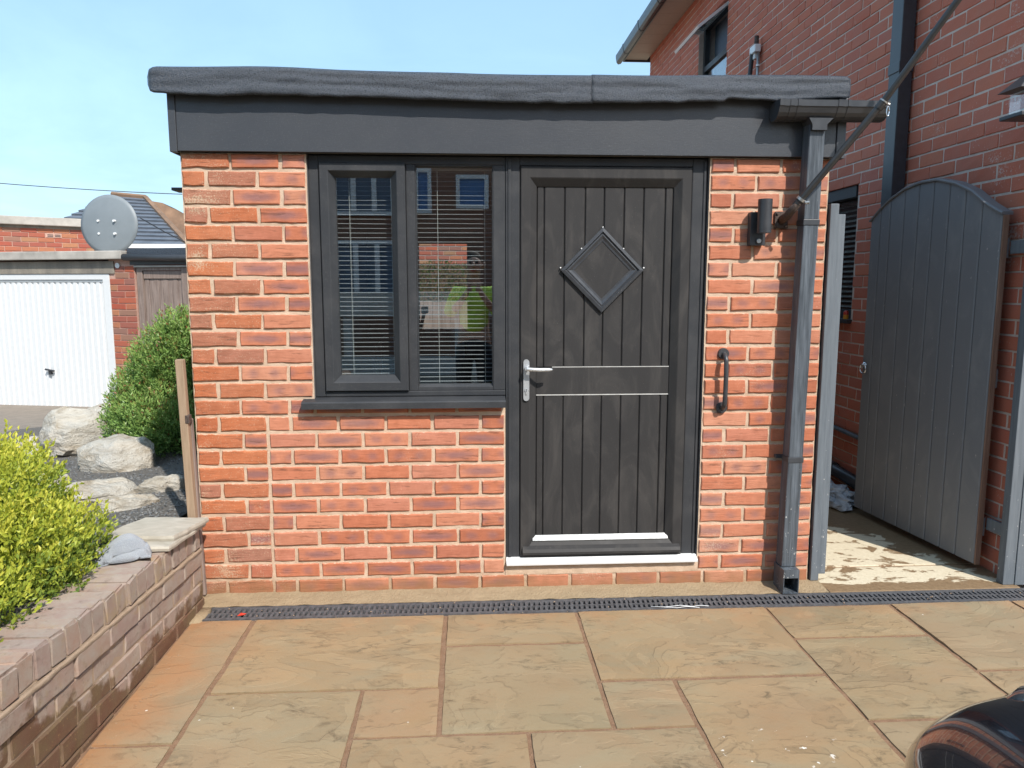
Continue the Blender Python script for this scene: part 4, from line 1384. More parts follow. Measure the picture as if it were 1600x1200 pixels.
# ================================================================== HOUSE ON THE RIGHT
HX = 2.80
HY0, HY1, HZ = -0.05, 8.19, 5.03
hs = thing('brick_house', 'tall red brick house in shade along the right hand side', 'house', (3.4, 4.0, 0))
hl = hs.location
HC, HBH = 0.0813, 0.0712
W_up = (4.68, 5.70, 2.95, 4.62)      # y0, y1, z0, z1
W_lo = (1.725, 2.62, 1.275, 2.268)
HB = brick_set('brick', 0.2235, HBH, 0.10, M['house_brick'], 8, jit=0.0012, bev=0.003)
HBh = brick_set('brick', 0.1075, HBH, 0.10, M['house_brick'], 4, jit=0.0012, bev=0.003, nx=3)
rt_ = Vector((math.cos(YAW), -math.sin(YAW), 0)); fh_ = Vector((math.sin(YAW), math.cos(YAW), 0))
fw_ = fh_ * math.cos(PITCH) - Vector((0, 0, 1)) * math.sin(PITCH); up_ = fh_ * math.sin(PITCH) + Vector((0, 0, 1)) * math.cos(PITCH)


def view(p):
    """where a point falls in the photograph (to choose which bricks are worth single objects)"""
    v = Vector(p) - CAM
    z = v.dot(fw_)
    if z < 0.1: return None
    return 800 + 1160 * v.dot(rt_) / z, 600 - 1160 * v.dot(up_) / z, z


cand = []
rgb = random.Random(5)
nrow = int((HZ + 0.1) / HC)
for k in range(-1, nrow):
    zc = 1.519 - 18 * HC + 0.004 + k * HC + HBH / 2
    if zc + HBH / 2 > HZ: continue
    y = HY0 + (0.117 if k % 2 else 0) - 0.234
    while y < HY1:
        y0_, y1_ = max(y, HY0), min(y + 0.2335, HY1)
        y += 0.2335
        segs = [(y0_, y1_)]
        for (a, b, c, d) in (W_up, W_lo):
            if zc > c and zc < d:
                ns = []
                for (p_, q_) in segs:
                    if q_ <= a or p_ >= b: ns.append((p_, q_))
                    else:
                        if a - p_ > 0.03: ns.append((p_, a))
                        if q_ - b > 0.03: ns.append((b, q_))
                segs = ns
        for (p_, q_) in segs:
            if q_ - p_ < 0.03: continue
            s = view((HX, (p_ + q_) / 2, zc))
            sz = 0
            if s and -20 < s[0] < 1620 and -20 < s[1] < 1000:
                a_ = view((HX, p_, zc)); b_ = view((HX, q_, zc))
                if (s[1] < 122 and s[0] > 1010) or s[0] > 1284:
                    hidden = 1345 < s[0] < 1540 and 345 < s[1] < 800
                    sz = 0 if hidden or s[1] < -10 else abs(a_[0] - b_[0]) if a_ and b_ else 0
            cand.append((sz, p_, q_, zc))
cand.sort(key=lambda c: -c[0])
rest = MB()
for i, (sz, p_, q_, zc) in enumerate(cand):
    L = q_ - p_ - 0.0105
    dx = rgb.uniform(-0.003, 0.003)
    me = rgb.choice(HB if L > 0.15 else HBh); ref = 0.2235 if L > 0.15 else 0.1075
    if i < 298 and sz > 0:
        inst('brick', me, hs, (HX + dx - hl.x, (p_ + q_) / 2 - hl.y, zc - hl.z), rotz=R(-90), scale=(L / ref, 1, 1))
    else:
        k = len(rest.v)
        for v in me.vertices:
            rest.v.append((HX + dx + v.co.y, (p_ + q_) / 2 - v.co.x * L / ref, zc + v.co.z))
        for f in me.polygons: rest.f.append(tuple(k + vi for vi in f.vertices))
        if len(rest.f) and False: pass
# colour of the joined bricks varies with position, as the single ones vary by object
def m_house_brick_far():
    n = NB('pressed_red_brick_far')
    wp = n.pos()
    px, py, pz = n.sep(wp)
    row = n.mth('FLOOR', n.mth('DIVIDE', n.mth('SUBTRACT', pz, 1.519 - 18 * HC), HC))
    odd = n.mth('MULTIPLY', n.mth('MODULO', n.mth('ADD', row, 100.0), 2.0), 0.117)
    colm = n.mth('FLOOR', n.mth('DIVIDE', n.mth('SUBTRACT', n.mth('SUBTRACT', py, odd), HY0 - 0.234), 0.2335))
    c = n.t.nodes.new('ShaderNodeCombineXYZ'); n.set(c, 0, row); n.set(c, 1, colm)
    wn_ = n.t.nodes.new('ShaderNodeTexWhiteNoise'); n.set(wn_, 'Vector', c.outputs[0])
    base = n.ramp(wn_.outputs['Value'], [(0, (0.50, 0.138, 0.082)), (0.3, (0.56, 0.165, 0.098)), (0.55, (0.51, 0.152, 0.100)), (0.8, (0.58, 0.185, 0.104)), (1, (0.49, 0.150, 0.106))])
    f = n.noise(wp, 9, 5, 0.6)
    base = n.mix(n.rng(f, 0.35, 0.7, 0, 0.5), base, (0.47, 0.19, 0.13))
    big = n.noise(wp, 3.1, 3, 0.5); fine = n.noise(wp, 26, 4, 0.7)
    base = n.mix(n.rng(n.mth('ADD', n.mth('MULTIPLY', n.rng(big, 0.5, 0.7), 0.2), fine), 0.78, 0.82, 0, 0.7), base, (0.48, 0.38, 0.33))
    return n.out(base, 0.8, n.bump(n.noise(wp, 60, 4), 0.35, 0.004), spec=0.3)


fr = build('brick_course', rest, m_house_brick_far(), hs, fix=False)
tag(fr, kind='stuff')
# wall body with openings (its face is the recessed mortar)
g = MB()
mx0 = HX + 0.0045
ys = [HY0, W_lo[0], W_lo[1], W_up[0], W_up[1], HY1]
zs = [-0.3, W_lo[2], W_lo[3], W_up[2], W_up[3], HZ]
for i in range(5):
    for j in range(5):
        if (i == 1 and j == 1) or (i == 3 and j == 3): continue
        g.box((mx0, ys[i], zs[j]), (mx0 + 0.25, ys[i + 1], zs[j + 1]))
build('mortar', g, M['mortar_house'], hs)
g = MB(); g.box((mx0 + 0.251, HY0, -0.3), (9.0, HY0 + 0.2, 5.0)); g.box((mx0 + 0.251, HY1 - 0.2, -0.3), (9.0, HY1, 5.0)); g.box((8.8, HY0 + .21, -0.3), (9.0, HY1 - .21, 5.0))
build('wall', g, M['nbrick'], hs)
# roof, soffit, gutter
g = MB(); g.add([(2.36, -0.4, 5.06), (2.36, 8.55, 5.06), (5.9, 5.2, 7.8), (5.9, 3.0, 7.8), (9.4, -0.4, 5.06), (9.4, 8.55, 5.06)],
                [(0, 1, 2, 3), (1, 5, 2), (5, 4, 3, 2), (4, 0, 3)])
build('roof', g, M['slate'], hs)
for i in range(22):
    y0_ = -0.4 + i * 0.4
    build('soffit_board', MB().box((2.44, y0_ + .002, 5.012), (2.80, y0_ + 0.398, 5.024), 0.002), M['soffit'], hs)
g = MB(); g.box((2.425, -0.4, 4.985), (2.4395, 8.42, 5.12)); g.box((2.44, 8.402, 4.985), (9.3, 8.42, 5.12))
build('eaves_board', g, M['fascia'], hs)
g = MB()
prof = [(2.424, 5.09), (2.424, 5.01), (2.40, 4.965), (2.355, 4.955), (2.33, 4.985), (2.318, 5.05), (2.318, 5.09), (2.324, 5.09), (2.326, 5.05), (2.337, 4.99), (2.358, 4.963), (2.397, 4.972), (2.417, 5.012), (2.417, 5.09)]
g.prism(prof, 'y', -0.4, 8.45)
hg = build('gutter', g, M['plastic'], hs)
for yy in (7.9, 6.9, 5.9, 4.9):
    build('gutter_union', MB().prism([(2.425, 5.095), (2.425, 5.005), (2.40, 4.96), (2.353, 4.95), (2.326, 4.982), (2.314, 5.05), (2.314, 5.095)], 'y', yy, yy + 0.05), M['plastic'], hg)

# upper window with an opened top light
uw = build('window', MB().box((2.86, W_up[0], W_up[2]), (2.92, W_up[0] + 0.06, W_up[3])).box((2.86, W_up[1] - 0.06, W_up[2]), (2.92, W_up[1], W_up[3]))
           .box((2.86, W_up[0] + .06, W_up[3] - 0.05), (2.92, W_up[1] - .06, W_up[3])).box((2.86, W_up[0] + .06, 4.08), (2.92, W_up[1] - .06, 4.14)).box((2.86, W_up[0] + .06, W_up[2]), (2.92, W_up[1] - .06, W_up[2] + .06)), M['upvc'], hs)
build('pane', MB().box((2.885, W_up[0] + .06, W_up[2] + .06), (2.89, W_up[1] - .06, 4.08)), M['glass'], uw)
g = MB()
hp = Vector((2.86, 0, 4.57)); ang = R(52)
dn = Vector((-math.sin(ang), 0, -math.cos(ang))); nn = Vector((-math.cos(ang), 0, math.sin(ang)))
def tilt_box(mb, a0, a1, y0_, y1_, t=0.03):
    vs = [hp + dn * a + nn * c + Vector((0, yy, 0)) for a in (a0, a1) for yy in (y0_, y1_) for c in (0, t)]
    mb.add(vs, [(0, 1, 3, 2), (4, 6, 7, 5), (0, 4, 5, 1), (2, 3, 7, 6), (0, 2, 6, 4), (1, 5, 7, 3)])
ya, yb2 = W_up[0] + .05, W_up[1] - .05
tilt_box(g, 0, .05, ya, yb2); tilt_box(g, .40, .45, ya, yb2); tilt_box(g, .05, .40, ya, ya + .05); tilt_box(g, .05, .40, yb2 - .05, yb2)
build('top_light', g, M['white_upvc'], uw)
g = MB(); tilt_box(g, .05, .40, ya + .05, yb2 - .05, 0.008)
build('pane', g, M['glass'], uw)
build('curtain', MB().box((3.0, W_up[0], W_up[2]), (3.02, W_up[1], W_up[3])), M['net_sky'], uw)
# lower window with blind
lw = build('window', MB().box((2.86, W_lo[0], W_lo[2]), (2.92, W_lo[0] + 0.05, W_lo[3])).box((2.86, W_lo[1] - 0.05, W_lo[2]), (2.92, W_lo[1], W_lo[3]))
           .box((2.815, W_lo[0] + .05, W_lo[3] - 0.095), (2.92, W_lo[1] - .05, W_lo[3])).box((2.86, W_lo[0] + .05, W_lo[2]), (2.92, W_lo[1] - .05, W_lo[2] + .075)), M['upvc'], hs)
build('pane', MB().box((2.885, W_lo[0] + .05, W_lo[2] + .075), (2.89, W_lo[1] - .05, W_lo[3] - .095)), M['glass'], lw)
build('sill', MB().box((2.765, W_lo[0] - .02, W_lo[2] - .022), (2.915, W_lo[1] + .04, W_lo[2] + .008), 0.004), M['upvc'], lw)
for i in range(22):
    z_ = W_lo[2] + 0.09 + i * 0.038
    build('slat', MB().add([(2.92, W_lo[0] + .05, z_), (2.92, W_lo[1] - .05, z_), (2.95, W_lo[1] - .05, z_ + .02), (2.95, W_lo[0] + .05, z_ + .02)], [(0, 1, 2, 3)]), M['clutter'], lw)
g = MB(); g.box((3.06, 0.2, 0.3), (3.1, 8.0, 4.95)); build('inner_wall', g, M['darkcloth'], hs)
# downpipe of the house
hdp = build('downpipe', MB().box((2.70, 1.115, 0.0), (2.785, 1.235, 2.88), 0.004).box((2.70, 1.115, 2.90), (2.785, 1.235, 5.0), 0.004), M['plastic'], hs)
build('pipe_socket', MB().box((2.695, 1.11, 2.86), (2.79, 1.24, 2.925), 0.004), M['plastic'], hdp)

# pipes along the foot of the house
pp = thing('grey_waste_pipe', 'thin grey pipe running along the house wall in the passage', 'pipe', (2.775, 1.5, 0.45))
build('tube', MB().tube([(2.772, 1.05, 0.440), (2.772, 1.6, 0.455), (2.772, 2.6, 0.48)], 0.016, 10), M['post'], pp, smooth=True)
build('clip', MB().box((2.752, 1.93, 0.445), (2.797, 1.955, 0.485), 0.003), M['lamp'], pp)
pp = thing('drain_pipe', 'thick black drain pipe along the foot of the house wall', 'pipe', (2.74, 1.5, 0.15))
build('tube', MB().tube([(2.742, 1.10, 0.125), (2.742, 1.6, 0.150), (2.742, 3.0, 0.215)], 0.044, 14), M['plastic'], pp, smooth=True)
build('coupling', MB().tube([(2.742, 1.72, 0.156), (2.742, 1.80, 0.160)], 0.053, 14), M['plastic'], pp, auto=40)
g = MB()
hpts = [(2.40, 2.35, 0.16), (2.52, 2.1, 0.17), (2.60, 1.9, 0.12), (2.60, 1.72, 0.05), (2.52, 1.66, 0.03), (2.40, 1.72, 0.026), (2.2, 1.8, 0.026), (1.95, 1.95, 0.026)]
g.tube(hpts, 0.022, 10); g.tube([(1.95, 1.78, 0.026), (2.3, 1.66, 0.024), (2.55, 1.62, 0.03), (2.70, 1.70, 0.04)], 0.018, 10)
tag(build('hose', g, M['plastic'], smooth=True), 'black hose curling on the passage floor by the house', 'hose')
blob((2.58, 1.42, 0.05), (0.13, 0.22, 0.07), M['sack'], 'plastic_sack', 'crumpled pale plastic sack behind the foot of the gate', 'sack', 8, 0.55, 4.5, 4, -0.045, smooth=False)
g = MB(); g.box((2.20, 1.30, 0.005), (2.62, 1.36, 0.012), .003)
# beacon on the low sill
bc = thing('sill_lamp', 'tiny red and amber lamp on the sill of the house window', 'lamp', (2.79, 1.78, W_lo[2] + .008))
build('amber_base', MB().cyl((2.792, 1.775, W_lo[2] + .009), (2.792, 1.775, W_lo[2] + .04), 0.019, 12), M['amber'], bc, auto=40)
build('red_cap', MB().tube([(2.792, 1.775, W_lo[2] + .0405), (2.792, 1.775, W_lo[2] + .06), (2.792, 1.775, W_lo[2] + .072)], [0.019, 0.018, 0.009], 12), M['redpl'], bc, auto=40)
# clip-on prop with white cap high on the house wall
cp = thing('wall_prop', 'dark prop and thin pipe with a white cap on the upper house wall', 'prop', (2.74, 3.7, 3.5))
build('prop_arm', MB().tube([(2.76, 4.05, 2.7), (2.74, 3.75, 3.75)], 0.022, 10), M['pole'], cp, smooth=True)
build('conduit', MB().tube([(2.765, 3.66, 2.6), (2.765, 3.66, 3.72)], 0.014, 10), M['steel'], cp, smooth=True)
build('white_cap', MB().box((2.72, 3.64, 3.73), (2.78, 3.78, 3.80), 0.008).box((2.74, 3.69, 3.68), (2.78, 3.74, 3.735), 0.006), M['white_upvc'], cp)
build('tip', MB().cyl((2.75, 3.68, 3.80), (2.75, 3.68, 3.88), 0.022, 10), M['rust'], cp)
build('joint_ring', MB().cyl((2.765, 3.66, 3.60), (2.765, 3.66, 3.615), 0.02, 10), M['white_upvc'], cp)
# lantern at the right edge
ln = thing('wall_lantern', 'black half lantern on the house wall at the right edge', 'wall light', (2.75, 0.0, 2.35))
build('top', MB().add([(2.60, -0.10, 2.46), (2.60, 0.06, 2.46), (2.795, 0.06, 2.46), (2.795, -0.10, 2.46), (2.70, -0.03, 2.56), (2.795, -0.03, 2.56)], [(0, 1, 4), (1, 2, 5, 4), (3, 0, 4, 5), (0, 3, 2, 1), (2, 3, 5)]), M['lamp'], ln)
build('body', MB().box((2.63, -0.08, 2.335), (2.795, 0.075, 2.355), 0.004).box((2.79, -0.05, 2.355), (2.798, 0.04, 2.46)), M['lamp'], ln)
build('pane', MB().box((2.66, -0.06, 2.356), (2.788, 0.05, 2.458)), M['glass'], ln)

# ================================================================== GATE AND POSTS
gt_h = Vector((2.716, 0.081, 0.0)); gt_l = Vector((2.614, 1.143, 0.0))
ang = math.atan2(gt_l.y - gt_h.y, gt_l.x - gt_h.x)
gate = thing('garden_gate', 'tall dark grey boarded gate with arched top standing open', 'gate', gt_h, ang)
arch = [(0.0, 1.885), (0.099, 1.938), (0.216, 2.020), (0.337, 2.0755), (0.487, 2.116), (0.617, 2.119), (0.753, 2.099), (0.894, 2.047), (0.982, 1.997), (1.0665, 1.935)]


def arch_z(s):
    for (a, za), (b, zb) in zip(arch[:-1], arch[1:]):
        if a <= s <= b: return za + (zb - za) * (s - a) / (b - a)
    return arch[-1][1]


# local frame: x along the leaf from hinge to latch, +y is the face turned to the passage
seams = [0.0, 0.138, 0.260, 0.382, 0.508, 0.630, 0.752, 0.880, 0.972, 1.0665]
for a, b in zip(seams[:-1], seams[1:]):
    n = 6
    a2, b2 = a + 0.002, b - 0.002
    top = [(a2 + (b2 - a2) * i / n, arch_z(a2 + (b2 - a2) * i / n)) for i in range(n + 1)]
    mb = MB()
    poly = [(a2, 0.05)] + top + [(b2, 0.05)]
    m = len(poly)
    v = 0.006
    def inn(u): return a2 + v + (u - a2) / (b2 - a2) * (b2 - a2 - 2 * v)
    vs = [(u, 0.0, z_) for u, z_ in poly] + [(u, 0.018, z_) for u, z_ in poly] + [(inn(u), 0.0225, z_) for u, z_ in poly]
    fs = [tuple(range(m)), tuple(range(3 * m - 1, 2 * m - 1, -1))]
    for r_ in range(2): fs += [(r_ * m + i, r_ * m + (i + 1) % m, (r_ + 1) * m + (i + 1) % m, (r_ + 1) * m + i) for i in range(m)]
    mb.add(vs, fs)
    build('gate_board', mb, M['gate'], gate, local=True)
cap = MB()
prev = None
N = 44
vs = []
for i in range(N + 1):
    s = -0.006 + 1.078 * i / N
    z_ = arch_z(min(max(s, 0), 1.0665))
    vs += [(s, -0.034, z_ + 0.001), (s, 0.032, z_ + 0.001), (s, 0.034, z_ + 0.010), (s, 0.026, z_ + 0.017), (s, -0.034, z_ + 0.017)]
fs = [(i * 5 + j, i * 5 + (j + 1) % 5, (i + 1) * 5 + (j + 1) % 5, (i + 1) * 5 + j) for i in range(N) for j in range(5)] + [(0, 1, 2, 3, 4), tuple(N * 5 + j for j in (4, 3, 2, 1, 0))]
cap.add(vs, fs)
build('arch_capping', cap, M['gate'], gate, local=True)
build('hinge_stile', MB().box((-0.010, -0.012, 0.045), (-0.001, 0.020, 1.885), 0.003), M['rawedge'], gate, local=True)
for z_ in (0.25, 1.05, 1.72): build('ledge', MB().box((0.0, -0.032, z_ - .05), (1.066, -0.002, z_ + .05), 0.003), M['gate'], gate, local=True)
g = MB(); cx, cz = 1.032, 1.0
g.cyl((cx, 0.022, cz + .012), (cx, 0.032, cz + .012), 0.020, 14)
g.tube([(cx + 0.030 * math.sin(t), 0.038, cz - 0.012 + 0.030 * math.cos(t)) for t in [2 * math.pi * i / 22 for i in range(23)]], 0.0048, 8)
build('ring_handle', g, M['chrome'], gate, local=True, smooth=True)
for z_ in (1.72, 0.27):
    build('hinge', MB().box((-0.11, -0.045, z_ - .03), (-0.011, -0.028, z_ + .035), 0.003), M['post'], gate, local=True)

pl_ = thing('gate_post', 'pale grey gate post fixed to the right corner of the garage', 'post', (1.79, 0.03, 0))
build('post', MB().box((1.7575, -0.012, 0.012), (1.800, 0.075, 1.925), 0.004), M['post'], pl_)
build('rebate_strip', MB().box((1.8005, -0.004, 0.045), (1.838, 0.045, 1.875), 0.003), M['post'], pl_)
pr = thing('gate_post', 'pale grey gate post against the house at the right edge', 'post', (2.83, 0.02, 0))
build('post', MB().box((2.728, -0.105, 0.004), (2.788, -0.056, 2.3), 0.004), M['post'], pr)
build('rebate_strip', MB().box((2.7885, -0.110, 0.004), (2.850, -0.0605, 2.25), 0.003), M['post'], pr)
# short brick nib beyond the right post
nib = thing('brick_pier', 'low orange brick pier at the foot of the right gate post', 'pier', (2.95, -0.03, 0))
for k in range(4):
    inst('brick', random.choice(G_old['f']), nib, (2.965 - nib.location.x, -0.118 - nib.location.y, 0.005 + 0.0826 * k + 0.036))
build('mortar', MB().box((2.858, -0.112, 0.0), (3.3, -0.055, 0.335)), M['mortar'], nib)

# ================================================================== GARDEN WALL ON THE LEFT
WX = -1.290
gw = thing('low_garden_wall', 'low weathered brick retaining wall with brick on edge coping', 'wall', (-1.40, -1.5, 0))
wl0 = gw.location


def wtop(y): return 0.388 - 0.053 * (y + 0.1)          # the wall falls gently toward the garage


CS = -0.053
tilt = math.atan(CS)
WB = brick_set('brick', 0.219, 0.0735, 0.10, M['wall_brick'], 8, jit=0.0018, bev=0.005)
HBc = []
for i in range(8):      # coping brick on edge, long across the wall: x thickness 0.075, y = length, z height
    rg = random.Random(i + 77)
    mb = brick_mb(0.0745, 0.102, 0.218, i + 50, jit=0.0028, bev=0.009)
    me = mb.mesh('coping_brick'); me.materials.append(M['wall_brick']); HBc.append(me)
HBt = []
for i in range(8):
    bm = bmesh.new(); bmesh.ops.create_cube(bm, size=1)
    for v in bm.verts: v.co = Vector((v.co.x * 0.215, v.co.y * 0.0815, v.co.z * 0.102))
    bmesh.ops.bevel(bm, geom=list(bm.edges), offset=0.008, segments=2, affect='EDGES')
    rg = random.Random(i)
    for v in bm.verts: v.co += Vector((rg.uniform(-.003, .003), rg.uniform(-.0022, .0022), rg.uniform(-.003, .003)))
    me = MB().addbm(bm).mesh('coping_brick', smooth=True); me.set_sharp_from_angle(angle=R(35)); me.materials.append(M['wall_brick']); HBt.append(me)
y = -0.142
rgw = random.Random(3)
while y > -4.4:
    zt = wtop(y)
    o = inst('coping_brick', rgw.choice(HBt), gw, (WX - 0.108 + rgw.uniform(-.004, .004) - wl0.x, y - wl0.y, zt - 0.051 + rgw.uniform(-.002, .003) - wl0.z))
    o.rotation_euler = (tilt + rgw.uniform(-.012, .012), rgw.uniform(-.015, .015) + (math.pi if rgw.random() < .5 else 0), rgw.uniform(-.015, .015))
    y -= 0.0845
for k in range(5):
    dz = 0.102 + 0.010 + 0.080 * k
    y = -0.10 - (0.11 if k % 2 else 0.0)
    if k % 2: y0s = [(-0.10, -0.205)]
    else: y0s = []
    while y > -4.4:
        y0s.append((y, y - 0.228)); y -= 0.231
    for (a, b) in y0s:
        yc = (a + b) / 2
        zc = wtop(yc) - dz - 0.0367
        if zc < -0.05: continue
        L = a - b - 0.006
        st = 0.007 if k == 0 else (-0.004 if k == 1 else 0.004 if k == 3 else 0.0)
        o = inst('brick', rgw.choice(WB), gw, (WX + st + rgw.uniform(-.003, .003) - wl0.x, yc - wl0.y, zc - wl0.z), scale=(L / 0.219, 1, 1))
        o.rotation_euler = (0, rgw.uniform(-.004, .004), R(90)); o.rotation_euler = Euler((rgw.uniform(-.01, .01), -tilt, R(90)))
g = MB()
vs = []; fs = []
for i in range(45):
    y = -0.098 - 4.3 * i / 44
    zt = wtop(y) - 0.052
    vs += [(WX - 0.007, y, -0.1), (WX - 0.007, y, zt - .05), (WX - 0.010, y, zt - .045), (WX - 0.012, y, zt + 0.038), (WX - 0.20, y, zt + 0.038), (WX - 0.20, y, -0.1)]
for i in range(44):
    for j in range(5): fs.append((i * 6 + j, i * 6 + j + 1, (i + 1) * 6 + j + 1, (i + 1) * 6 + j))
fs += [(0, 1, 2, 3, 4, 5), tuple(44 * 6 + j for j in range(5, -1, -1))]
g.add(vs, fs)
build('mortar', g, M['wall_mortar'], gw)
# mortar fillet under the coping
g = MB(); vs = []
for i in range(120):
    y = -0.10 - 4.2 * i / 119
    z_ = wtop(y) - 0.108; k = 0.006 * mnoise.noise(Vector((0, y * 13, 0)))
    vs += [(WX + 0.009 + k, y, z_ - 0.006), (WX - 0.006, y, z_ + 0.008), (WX - 0.010, y, z_ - 0.010)]
g.add(vs, [(i * 3 + j, i * 3 + (j + 1) % 3, (i + 1) * 3 + (j + 1) % 3, (i + 1) * 3 + j) for i in range(119) for j in range(3)])
build('mortar_fillet', g, M['wall_mortar'], gw, smooth=True)

# two flagstones and a cloth on the coping
def flagstone(pts, z, th, seed, label, zsl=True):
    mb = MB()
    rg = random.Random(seed)
    ring = []
    n = len(pts)
    for i in range(n):
        a = Vector(pts[i]); b = Vector(pts[(i + 1) % n])
        for k in range(6):
            p = a.lerp(b, k / 6)
            if k: p += Vector((rg.uniform(-.005, .005), rg.uniform(-.005, .005)))
            ring.append(p)
    m = len(ring)
    c = sum(ring, Vector((0, 0))) / m
    def Z(p): return z + CS * (p.y + 0.3)
    vs = [(p.x, p.y, Z(p)) for p in ring]
    vs += [(c.x + (p.x - c.x) * 1.01, c.y + (p.y - c.y) * 1.01, Z(p) + th * rg.uniform(.35, .6)) for p in ring]
    vs += [(c.x + (p.x - c.x) * 0.985, c.y + (p.y - c.y) * 0.985, Z(p) + th + rg.uniform(-.001, .001)) for p in ring]
    vs += [(c.x, c.y, Z(c) + th + .001), (c.x, c.y, Z(c))]
    fs = []
    for r_ in range(2): fs += [(r_ * m + i, r_ * m + (i + 1) % m, (r_ + 1) * m + (i + 1) % m, (r_ + 1) * m + i) for i in range(m)]
    fs += [(2 * m + i, 2 * m + (i + 1) % m, 3 * m) for i in range(m)] + [((i + 1) % m, i, 3 * m + 1) for i in range(m)]
    mb.add(vs, fs)
    tag(build('flagstone', mb, M['flag']), label, 'flagstone')


flagstone([(-1.262, -0.10), (-1.540, -0.09), (-1.570, -0.52), (-1.275, -0.50)], wtop(-.3) + 0.006, 0.020, 3, 'lower pale flagstone lying directly on the wall coping')
flagstone([(-1.245, -0.105), (-1.545, -0.085), (-1.620, -0.40), (-1.285, -0.42)], wtop(-.3) + 0.028, 0.022, 4, 'upper pale flagstone on top of the other at the wall end')

bm = bmesh.new(); bmesh.ops.create_grid(bm, x_segments=44, y_segments=34, size=1)
vs0 = []
for v in bm.verts:
    u, w = v.co.x, v.co.y
    rr = min(1.0, (abs(u) ** 3 + abs(w) ** 3) ** (1 / 3))
    x = u * 0.100; y = w * 0.085
    h = 0.078 * max(0, 1 - rr ** 2.6) * (1 + .25 * u) + 0.014 * mnoise.noise(Vector((u * 1.7, w * 1.7, 4))) * (1 - rr * .6)
    h += 0.012 * math.exp(-((w + 0.55 - 0.25 * u) / 0.10) ** 2) * (1 - abs(u) * .5) - 0.012 * math.exp(-((w + 0.78 - 0.2 * u) / 0.07) ** 2)
    h += 0.016 * math.exp(-((rr - .93) / 0.06) ** 2)
    v.co = Vector((x * (1 - .15 * (w + 1) * .5), y, h))
mbt = MB().addbm(bm)
tw = build('towel', mbt, M['towel'], local=True, smooth=True)
tw.location = (-1.43, -0.570, wtop(-.6) + 0.004); tw.rotation_euler = (tilt, 0, R(24))
sol = tw.modifiers.new('thick', 'SOLIDIFY'); sol.thickness = 0.010; sol.offset = 1
tag(tw, 'crumpled grey blue towel lying on the wall coping', 'towel')

# timber stake at the corner of the garage
st = thing('timber_stake', 'thin bare timber stake at the left corner of the garage', 'stake', (-1.34, -0.05, 0.2))
def stakebox(mb, x0, x1, y0, y1, z0, z1):
    k = len(mb.v); mb.box((x0, y0, z0), (x1, y1, z1), 0.004)
    mb.v[k:] = [(x + (1.19 - z) * 0.022, y, z) for x, y, z in mb.v[k:]]
    return mb
build('batten', stakebox(MB(), -1.371, -1.334, -0.075, -0.04, 0.10, 1.188), M['stake'], st)
build('batten', stakebox(MB(), -1.352, -1.330, -0.038, -0.010, 0.02, 0.90), M['oldwood'], st)
build('bracket', stakebox(MB(), -1.345, -1.325, -0.078, -0.040, 0.885, 0.925), M['rust'], st)
g = MB(); g.box((-1.338, -0.094, 0.005), (-1.318, -0.02, 0.09), 0.004)
tag(build('brick_shard', g, M['stake']), 'small pale wedge at the foot of the garage corner', 'wedge')
random.seed(42)

# ================================================================== GARDEN BED, ROCKS, SHRUBS
def bedz(x, y):
    z = 0.405 - 0.052 * max(y, -0.5 + 0 * y) - 0.055 * max(0.0, -1.5 - x)
    if y < -0.1: z = 0.405 - 0.053 * (y + .1) - 0.04 * max(0.0, -1.5 - x)
    z -= 0.045 * max(0.0, 1 - (-1.49 - x) / 0.12)
    return z + 0.02 * mnoise.noise(Vector((x * 2.2, y * 2.2, 0)))


g = MB(); nx, ny = 90, 130
XA, XB, YA, YB = -9.5, -1.49, -5.0, 6.2
g.add([(XA + (XB - XA) * i / nx, YA + (YB - YA) * j / ny, bedz(XA + (XB - XA) * i / nx, YA + (YB - YA) * j / ny)) for j in range(ny + 1) for i in range(nx + 1)],
      [(j * (nx + 1) + i, j * (nx + 1) + i + 1, (j + 1) * (nx + 1) + i + 1, (j + 1) * (nx + 1) + i) for j in range(ny) for i in range(nx)])
tag(build('garden_bed', g, M['bed'], fix=False, smooth=True), 'sloping bed of dark grey gravel behind the low wall', kind='structure')
g = MB(); g.add([(-16, 4.15, -0.02), (-4.6, 4.15, -0.02 + .03), (-3.9, 8.5, -0.22), (-16, 10.5, -0.36)], [(0, 1, 2, 3)])
tag(build('driveway', g, M['tarmac']), 'worn brown tarmac in front of the white garage door', kind='structure')
# gravel
rgv = random.Random(9)
gv, gf = [], []
for i in range(9000):
    u = rgv.random()
    y = -0.4 + 4.4 * u ** 1.5
    x = -1.5 - rgv.random() ** 1.0 * (1.3 + y * 0.55)
    s = rgv.uniform(0.005, 0.013)
    z = bedz(x, y) + s * 0.25
    k = len(gv)
    q = [Vector((1, 0, 0)), Vector((-.5, .87, 0)), Vector((-.5, -.87, 0)), Vector((0.1, 0.1, .8)), Vector((0, 0, -.6))]
    rot = Euler((rgv.uniform(0, 6), rgv.uniform(0, 6), rgv.uniform(0, 6))).to_matrix()
    for w in q:
        w = rot @ w
        gv.append((x + w.x * s, y + w.y * s * .8, z + w.z * s * .7))
    gf += [(k, k + 1, k + 3), (k + 1, k + 2, k + 3), (k + 2, k, k + 3), (k + 1, k, k + 4), (k + 2, k + 1, k + 4), (k, k + 2, k + 4)]
mgv = NB('slate_chip')
fz = mgv.noise(mgv.pos(), 60, 2)
mgv.out(mgv.mix(mgv.rng(fz, 0.3, 0.7), (0.075, 0.085, 0.095), (0.23, 0.225, 0.215)), 0.75, spec=0.35)
mb = MB(); mb.v = gv; mb.f = gf
tag(build('gravel', mb, mgv.m, fix=False), 'loose dark slate chippings covering the bed', kind='stuff')


